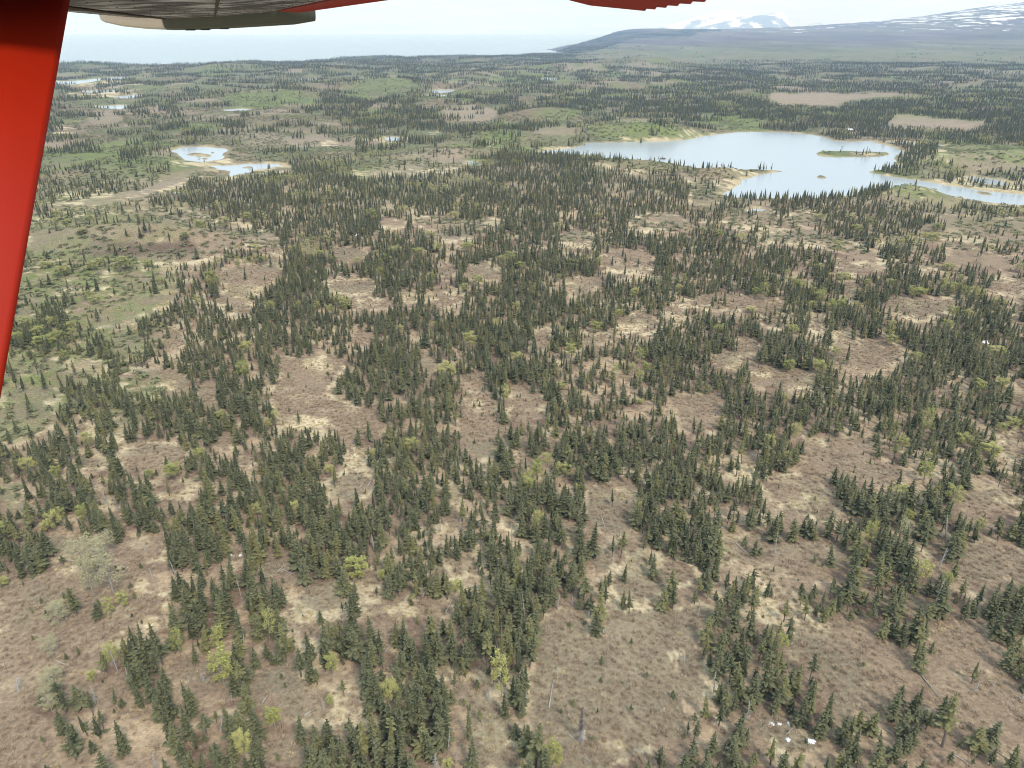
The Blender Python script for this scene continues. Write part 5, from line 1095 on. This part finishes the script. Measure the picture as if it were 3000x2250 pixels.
# ------------------------------------------------------------------ fallen logs
LOGS = [(7, 1970, 1095, 1995, 1190), (7, 1785, 1065, 1840, 1015), (7, 1820, 1035, 1910, 1075), (7, 2060, 690, 2115, 665), (7, 600, 1260, 655, 1185), (9, 345, 870, 455, 970), (9, 240, 880, 300, 855), (9, 1410, 1270, 1460, 1290), (9, 455, 475, 495, 505), (9, 1040, 350, 1062, 330),
    (11, 1345, 830, 1375, 650), (11, 1090, 790, 1150, 650), (11, 750, 215, 785, 110), (11, 690, 180, 740, 100), (11, 525, 110, 595, 0), (11, 45, 735, 100, 775), (11, 100, 780, 170, 825), (11, 1580, 1150, 1620, 1195), (11, 280, 470, 340, 410), (11, 1470, 1000, 1530, 1050),
    (12, 1530, 600, 1670, 770), (12, 1745, 1125, 1855, 1195), (12, 1300, 960, 1370, 1015), (12, 2010, 1090, 2120, 1175), (12, 1950, 330, 2045, 375), (12, 670, 1000, 720, 960), (12, 960, 920, 1000, 935), (12, 365, 1205, 400, 1180),
    (10, 1770, 335, 1840, 375), (10, 1790, 360, 1950, 290), (10, 1700, 800, 1740, 740), (10, 1970, 880, 2065, 825), (10, 1920, 960, 1985, 910), (10, 370, 525, 460, 565), (10, 1460, 875, 1510, 878), (10, 950, 815, 985, 735), (10, 840, 185, 885, 195), (10, 985, 810, 990, 740),
    (8, 115, 510, 160, 460), (8, 170, 500, 210, 435), (8, 75, 550, 130, 525), (8, 1585, 620, 1620, 570), (8, 1685, 690, 1715, 800), (8, 1090, 662, 1150, 664), (8, 315, 505, 435, 525), (8, 660, 1240, 690, 1215), (8, 680, 1310, 735, 1210), (8, 1120, 345, 1160, 365), (8, 1600, 960, 1660, 1010), (8, 760, 960, 800, 910),
    (8, 500, 490, 525, 505), (7, 1140, 690, 1160, 720), (5, 780, 1305, 810, 1285), (5, 845, 1300, 870, 1280), (9, 1400, 1150, 1440, 1165), (9, 1330, 870, 1370, 885), (4, 1040, 240, 1090, 222), (4, 830, 235, 880, 225), (12, 430, 880, 455, 780), (12, 1180, 830, 1205, 855)]
logs = []
for r, x0, y0, x1, y1 in LOGS:
    a, b = Z(r, x0, y0), Z(r, x1, y1)
    A_, B_ = on_ground(*a), on_ground(*b)
    logs.append(dict(A=A_, B=B_, px=(a[0] + b[0]) / 2, py=(a[1] + b[1]) / 2, h=math.dist(A_, B_)))
give_labels(logs, 'bleached fallen trunk', ['short', 'mid-length', 'long'], MARKS_B)
for k, t in enumerate(logs):
    rn = random.Random(900 + k)
    A_, B_ = np.array(t['A']), np.array(t['B']); d = B_ - A_; L = float(np.linalg.norm(d))
    if L > 17: B_ = A_ + d * 17 / L; d = B_ - A_; L = 17.0
    ang = math.atan2(d[1], d[0]); pit = math.asin(max(-0.5, min(0.5, d[2] / L)))
    m = MB(); th = 0.11 + 0.009 * L * rn.uniform(.6, 1)
    m.tube([(0, 0, th), (L * .3, rn.uniform(-.1, .1), th + .05), (L * .7, rn.uniform(-.15, .15), th + .12), (L, 0, th + .1)], [th, th * .9, th * .65, th * .3], 7)
    o = thing('fallen_log', t['label'], 'log', tuple(A_), ang, 'fallen trunks lying in the brush'); o.rotation_euler = (0, -pit, ang)
    obj('trunk', m.mesh('log_trunk', [M_DEAD if k % 4 else M_WHITEBARK]), o)
    if L > 5:
        s = MB()
        for q in range(int(L * 0.9)):
            u = L * rn.uniform(.35, 1); a = rn.uniform(0.2, 2.9); ll = rn.uniform(.3, .9)
            s.tube([(u, 0, th), (u + .2, math.cos(a) * ll, th + math.sin(a) * ll)], [.035, .012], 3, cap=False)
        obj('branch_stubs', s.mesh('log_stubs', [M_DEAD]), o)

# ------------------------------------------------------------------ last snow
SNOW = [(12, 575, 930, 28, 20, 'ragged snow patch, largest of the broken row under spruces at lower right'), (12, 625, 930, 20, 18, 'snow bit joined to the ragged row at lower right'), (12, 686, 930, 11, 24, 'thin upright snow sliver right of the ragged snow row'), (12, 684, 1035, 20, 22, 'small snow patch left of the largest white one'), (12, 830, 1042, 42, 26, 'largest bright snow patch at the lower right between spruces'),
    (11, 245, 755, 14, 24, 'single snow fleck under spruces beside a pale log'), (7, 1490, 945, 22, 12, 'flat dirty snow patch among spruces at left'), (7, 1558, 942, 14, 15, 'white snow bit right of the flat dirty patch'), (7, 2045, 790, 11, 15, 'tiny snow fleck between dense spruces'), (6, 1955, 888, 34, 18, 'bright snow patch in the dense spruces at far right'),
    (9, 502, 115, 26, 10, 'flat snow patch in spruces above the wide brown clearing'), (5, 1245, 690, 10, 7, 'tiny snow fleck in the dense central forest'), (5, 100, 195, 14, 8, 'far small snow patch in the upper central forest'), (6, 425, 38, 10, 8, 'white snow remnant beside the dark little pond'), (1, 1135, 1250, 40, 8, 'snow streak on the brown bog behind the forest')]
for k, (r, x, y, rx, ry, lab) in enumerate(SNOW):
    px, py = Z(r, x, y); X0, Y0, H0 = on_ground(px, py); dep = float(project(np.array([X0]), np.array([Y0]), np.array([H0]))[2][0])
    ax = rx / ZS / FPX * dep; ay = min(ry / ZS / FPX * dep * math.hypot(dep, 0) / CAM_H, ax * 3.0)
    rn = random.Random(950 + k); n = 30
    rad = [max(0.35, 0.75 + 0.38 * math.sin(3 * a + rn.random()) * rn.random() + rn.uniform(-.28, .28)) for a in range(n)]
    vs = [(0, 0, 0.22)]
    for f, zz in ((0.55, 0.18), (0.9, 0.10), (1.0, -0.25)):
        for q in range(n):
            a = 6.2832 * q / n; X1, Y1 = math.cos(a) * rad[q] * ax * f, math.sin(a) * rad[q] * ay * f
            vs.append((X1, Y1, zz + tz(X0 + X1, Y0 + Y1) - H0))
    fs = [(0, 1 + q, 1 + (q + 1) % n) for q in range(n)]
    for l_ in range(2):
        fs += [(1 + l_ * n + q, 1 + (l_ + 1) * n + q, 1 + (l_ + 1) * n + (q + 1) % n, 1 + l_ * n + (q + 1) % n) for q in range(n)]
    o = obj('snow_patch', mesh_np('snow_patch', vs, fs, [M_SNOW], None, None, True), None, (X0, Y0, H0)); tag(o, lab, 'snow', 'last snow patches')

# ------------------------------------------------------------------ three small cabins by the lake
M_LOGW = simple('log_wall', (0.17, 0.12, 0.085), 0.85, 0, 0.25, 2.0); M_ROOFL = simple('light_metal_roof', (0.62, 0.62, 0.6), 0.5, 0.1, 0.06, 1.0); M_ROOFD = simple('dark_roof', (0.09, 0.08, 0.075), 0.8, 0, 0.2, 1.0); M_GLASS = simple('window_glass', (0.05, 0.06, 0.07), 0.1, 0, 0, 1, 0.5); M_DOOR = simple('plank_door', (0.24, 0.16, 0.10), 0.8)
def cabin(px, py, L, W, wh, rh, rz, roof, lab):
    X, Y, H = on_ground(px, py)
    o = thing('cabin', lab, 'cabin', (X, Y, H - 0.1), rz, 'cabins round the lake')
    m = MB(); m.box((-L / 2, -W / 2, 0), (L / 2, W / 2, wh)); m.add([(-L / 2, -W / 2, wh), (-L / 2, W / 2, wh), (-L / 2, 0, wh + rh), (L / 2, -W / 2, wh), (L / 2, W / 2, wh), (L / 2, 0, wh + rh)], [(0, 2, 1), (3, 4, 5)])
    obj('wall', m.mesh('cabin_wall', [M_LOGW]), o)
    m = MB(); e = 0.5
    for s in (-1, 1):
        y1, z1 = s * (W / 2 + e), wh - rh * e / (W / 2)
        m.add([(-L / 2 - e, 0, wh + rh + .12), (L / 2 + e, 0, wh + rh + .12), (L / 2 + e, y1, z1 + .12), (-L / 2 - e, y1, z1 + .12), (-L / 2 - e, 0, wh + rh + .01), (L / 2 + e, 0, wh + rh + .01), (L / 2 + e, y1, z1 + .01), (-L / 2 - e, y1, z1 + .01)],
              [(0, 1, 2, 3), (7, 6, 5, 4), (3, 2, 6, 7), (1, 5, 6, 2), (0, 3, 7, 4)])
    rf = obj('roof', m.mesh('cabin_roof', [roof]), o)
    m = MB(); m.tube([(L * .2, .3, wh), (L * .2, .3, wh + rh + .8)], [.13, .13], 8); obj('chimney', m.mesh('cabin_chimney', [M_ROOFD]), rf)
    m = MB(); m.box((-.45, -W / 2 - .05, .1), (.45, -W / 2 - .003, 2.0)); obj('door', m.mesh('cabin_door', [M_DOOR]), o)
    for x in (-L * .32, L * .32):
        m = MB(); m.box((x - .5, -W / 2 - .04, 1.0), (x + .5, -W / 2 - .003, 1.9)); obj('window', m.mesh('cabin_window', [M_GLASS]), o)
cabin(2527, 572, 7, 5, 2.4, 1.6, 0.5, M_ROOFL, 'log cabin with pale metal roof on the near lake shore')
cabin(2487, 385, 9, 6, 2.5, 1.8, 0.2, M_ROOFL, 'white-roofed cabin behind the far lake shore')
cabin(1942, 470, 5, 4, 2.2, 1.4, -0.3, M_ROOFD, 'small dark hut on the lake peninsula')

# ------------------------------------------------------------------ the aeroplane the picture is taken from: right wing, strut, flap
C0 = np.array((0.0, 0.0, CAM_H))
def rel(px, py, fwd):
    d = ray(px, py); return d * (fwd / d[1])
plane = thing('light_aircraft', 'red and bare metal light aircraft wing and strut framing the view', 'aeroplane', tuple(C0))
sm, sn_, sl, spb = new_mat('worn_aluminium_skin')
tcn = sn_.new('ShaderNodeTexCoord'); mpn = sn_.new('ShaderNodeMapping'); mpn.inputs['Rotation'].default_value = (0, 0, 0.389); mpn.inputs['Scale'].default_value = (3.2, 2.0, 2)
sl.new(tcn.outputs['Object'], mpn.inputs[0])
mpn.inputs['Rotation'].default_value = (0, 0, -0.389)
fa = noise(sn_, sl, 2.4, 5, 0.65, mpn.outputs[0])
sl.new(mixc(sn_, sl, mrange(sn_, sl, fa, 0.47, 0.64), (0.055, 0.058, 0.085), (0.62, 0.64, 0.76)), spb.inputs['Base Color'])
spb.inputs['Metallic'].default_value = 0.3
sl.new(mrange(sn_, sl, fa, 0.4, 0.65, 0.62, 0.3), spb.inputs['Roughness'])
M_RED = simple('red_paint', (0.30, 0.012, 0.001), 0.5, 0, 0.10, 4.0, 0.25)
M_REDF = simple('red_flap_paint', (0.30, 0.012, 0.012), 0.45, 0, 0.1, 6.0, 0.35)
M_TIP = simple('grey_green_fibreglass', (0.085, 0.105, 0.10), 0.45, 0, 0.12, 3.0, 0.4)
M_LENS = simple('clear_lamp_cover', (0.9, 0.9, 0.9), 0.2, 0, 0.0, 1.0, 0.5)
M_RIVET = simple('dark_rivets', (0.07, 0.05, 0.05), 0.6)
M_BLACK = simple('black_marking', (0.03, 0.03, 0.03), 0.6)
S_AX = np.array((-0.379, 0.925, 0.0)); C_AX = np.array((0.925, 0.379, 0.0))
TIP_LE = np.array((-0.4908 * 4.337, 4.337, 0.118)); TIP_CH, ROOT_CH, SPAN = 1.12, 1.5, 3.69
QB = [(0, 0), (0.02, -.022), (.07, -.040), (.18, -.053), (.34, -.055), (.55, -.044), (.78, -.022), (1.0, 0.0)]
QT = [(1.0, 0.004), (.7, .05), (.4, .085), (.2, .085), (.07, .055), (.02, .026)]
def wing_pt(L, q, dz):        # L metres inboard of the tip, q chord fraction
    ch = TIP_CH + (ROOT_CH - TIP_CH) * L / SPAN
    p = TIP_LE - S_AX * L + C_AX * (q * ch) - C_AX * (ch - TIP_CH) * 1.0
    return p + np.array((0, 0, dz * ch / TIP_CH + 0.004 * q))
def loft(sections, closed=True):
    n = len(sections[0]); vs = [p for s in sections for p in s]; fs = []
    for i in range(len(sections) - 1):
        for k in range(n if closed else n - 1):
            fs.append((i * n + k, (i + 1) * n + k, (i + 1) * n + (k + 1) % n, i * n + (k + 1) % n))
    return vs, fs
prof = [(q, z) for q, z in QB if q <= 0.80] + [(0.80, .035), (.7, .05), (.4, .085), (.2, .085), (.07, .055), (.02, .026)]
m = MB(); secs = [[wing_pt(L, q, z) for q, z in prof] for L in np.linspace(0.0, SPAN, 14)]
vs, fs = loft(secs); fs.append(tuple(range(len(prof)))); fs.append(tuple((13 * len(prof) + k) for k in range(len(prof)))[::-1]); m.add(vs, fs)
wing = obj('wing', m.mesh('wing_skin', [sm]), plane)
# rivet lines under the skin
m = MB()
def rivet(L, q):
    z = np.interp(q, [a for a, b in QB], [b for a, b in QB]); p = wing_pt(L, q, z)
    r_ = 0.0035
    m.add([p + np.array((math.cos(a) * r_, math.sin(a) * r_, 0.0)) for a in np.linspace(0, 6.2832, 7)[:-1]] + [p + np.array((0, 0, -0.002))], [(k, (k + 1) % 6, 6) for k in range(6)])
for q in (0.12, 0.30, 0.52, 0.74):
    for L in np.arange(0.03, SPAN - .1, 0.05): rivet(L, q)
for L in np.arange(0.35, SPAN, 0.45):
    for q in np.arange(0.05, 0.79, 0.028): rivet(L, q)
obj('rivets', m.mesh('wing_rivets', [M_RIVET]), wing)['kind'] = 'stuff'
m = MB()
for q, w_ in ((0.30, .004), (0.52, .004)):
    zq = np.interp(q, [a for a, b in QB], [b for a, b in QB]); P0 = [wing_pt(L, q, zq) + np.array((0, 0, -.003)) for L in np.linspace(0, SPAN - .1, 24)]
    m.tube(P0, [w_] * 24, 4)
obj('panel_seams', m.mesh('wing_seams', [M_RIVET]), wing)
# corrugated aileron behind the rear spar
def corrugated(name, Ls, q0, q1, z0, z1, drop, mat, amp=0.011, step=0.075):
    m = MB(); sec = []
    n = int((Ls[1] - Ls[0]) / step) * 2
    for k in range(n + 1):
        L = Ls[0] + (Ls[1] - Ls[0]) * k / n; a = -amp if k % 2 else amp * .2
        A0 = wing_pt(L, q0, z0); A1 = wing_pt(L, q1, z1) + np.array((0, 0, drop))
        sec.append([A0, A0 * .5 + A1 * .5 + np.array((0, 0, a - .004)), A1 + np.array((0, 0, a)) + C_AX * (a * 0.9), A1 + np.array((0, 0, .012)), A0 * .5 + A1 * .5 + np.array((0, 0, .03)), A0 + np.array((0, 0, .05))])
    vs, fs = loft(sec); fs.append(tuple(range(6))); fs.append(tuple(n * 6 + k for k in range(6))[::-1]); m.add(vs, fs)
    return obj(name, m.mesh(name, [mat]), plane)
corrugated('aileron', (0.03, 1.95), 0.812, 1.0, -.020, -.004, 0.0, M_REDF)
fl = MB(); sec = []
F_o_te, F_o_h = rel(1887, 24, 2.12), rel(1560, -26, 1.98); F_i_te, F_i_h = rel(2420, -62, 1.25), rel(1900, -90, 1.05)
n = 22
for k in range(n + 1):
    u = k / n; h_, t_ = F_o_h * (1 - u) + F_i_h * u, F_o_te * (1 - u) + F_i_te * u
    a = -.006 if k % 2 == 0 else .003
    out = (t_ - h_) / np.linalg.norm(t_ - h_)
    sec.append([h_, h_ * .5 + t_ * .5 + np.array((0, 0, a - .006)), t_ + np.array((0, 0, a)) + out * (-a * .6), t_ + np.array((0, 0, .014)), h_ * .5 + t_ * .5 + np.array((0, 0, .035)), h_ + np.array((0, 0, .06))])
vs, fs = loft(sec); fs.append(tuple(range(6))); fs.append(tuple(n * 6 + k for k in range(6))[::-1]); fl.add(vs, fs)
obj('flap', fl.mesh('flap', [M_REDF]), plane)
# drooped tip with its lamp cover
tipq = [0.0, .03, .1, .2, .32, .45, .6, .75, .9, 1.0]
droop = [0.07, .045, .026, .014, .008, .010, .018, .027, .037, .055]
def tip_loft(q0, q1, name, mat):
    m = MB(); sec = []
    for q in np.linspace(q0, q1, 22):
        zb = np.interp(q, [a for a, b in QB], [b for a, b in QB]); zt = np.interp(q, [.0, .02, .07, .2, .4, .7, 1.0], [0, .026, .055, .085, .085, .05, .004])
        A0 = wing_pt(-0.003, q, zb + .004); T_ = wing_pt(-0.003, q, zt)
        zd = np.interp(q, tipq, droop); e = math.sin(math.pi * min(1, max(0, q)) ** .8) * .12 + .05
        B0 = wing_pt(-e, q, 0); B0[2] = zd
        Bm = wing_pt(-e * .55, q, 0); Bm[2] = zd * .75 + A0[2] * .25 - .004
        Bt = wing_pt(-e * .8, q, 0); Bt[2] = T_[2] * .6 + zd * .4
        sec.append([A0, Bm, B0, Bt, T_])
    vs, fs = loft(sec); fs.append((0, 1, 2, 3, 4)); fs.append(tuple(21 * 5 + k for k in range(5))[::-1]); m.add(vs, fs)
    return obj(name, m.mesh(name, [mat], True), plane)
tip_loft(0.285, 1.0, 'wing_tip', M_TIP)
tip_loft(0.02, 0.283, 'navigation_light', M_LENS)
m = MB()
for q in (0.40, 0.47, 0.56):
    B0 = wing_pt(-.155, q, 0); B0[2] = np.interp(q, tipq, droop) - .003
    m.add([B0 - C_AX * .03, B0 + C_AX * .02, B0 + C_AX * .055 + np.array((0, 0, .03)) + S_AX * .012, B0 + np.array((0, 0, .03)) + S_AX * .012], [(0, 1, 2, 3), (3, 2, 1, 0)])
obj('tip_stripes', m.mesh('tip_stripes', [M_BLACK]), plane)
# strut from the cabin side up to the wing
B_ = rel(205, 0, 1.12); A_ = rel(0, 1172, 0.775)
d = (B_ - A_) / np.linalg.norm(B_ - A_)
lo_, hi_ = A_ - d * 0.45, B_ + d * 0.03
fwd_ax = -C_AX - d * float(np.dot(-C_AX, d)); fwd_ax /= np.linalg.norm(fwd_ax); nrm_ = np.cross(d, fwd_ax)
sp_ = [(0, 0), (.006, .006), (.05, .017), (.11, .027), (.17, .027), (.205, .016), (.215, 0), (.205, -.016), (.17, -.027), (.11, -.027), (.05, -.017), (.006, -.006)]
m = MB(); vs, fs = loft([[p + fwd_ax * a + nrm_ * b for a, b in sp_] for p in (lo_, lo_ * .5 + hi_ * .5, hi_)]); fs.append(tuple(range(12))); fs.append(tuple(24 + k for k in range(12))[::-1]); m.add(vs, fs)
me = m.mesh('wing_strut', [M_RED], True)
obj('wing_strut', me, plane)

# ------------------------------------------------------------------ the air
hz = bpy.data.materials.new('haze_air'); hz.use_nodes = True
hz.node_tree.nodes.clear()
ho = hz.node_tree.nodes.new('ShaderNodeOutputMaterial'); hv = hz.node_tree.nodes.new('ShaderNodeVolumePrincipled')
hv.inputs['Color'].default_value = (0.40, 0.61, 1.0, 1)
hv.inputs['Absorption Color'].default_value = (1, 1, 1, 1)
hv.inputs['Density'].default_value = 6.4e-5
hv.inputs['Anisotropy'].default_value = 0.0
hz.node_tree.links.new(hv.outputs[0], ho.inputs['Volume'])
m = MB(); m.box((-60000, -60000, -60), (60000, 60000, 1350))
o = obj('haze', m.mesh('haze', [hz])); tag(o, kind='stuff')
print('done', round(time.time() - T0, 1), 'objects', len(bpy.data.objects))
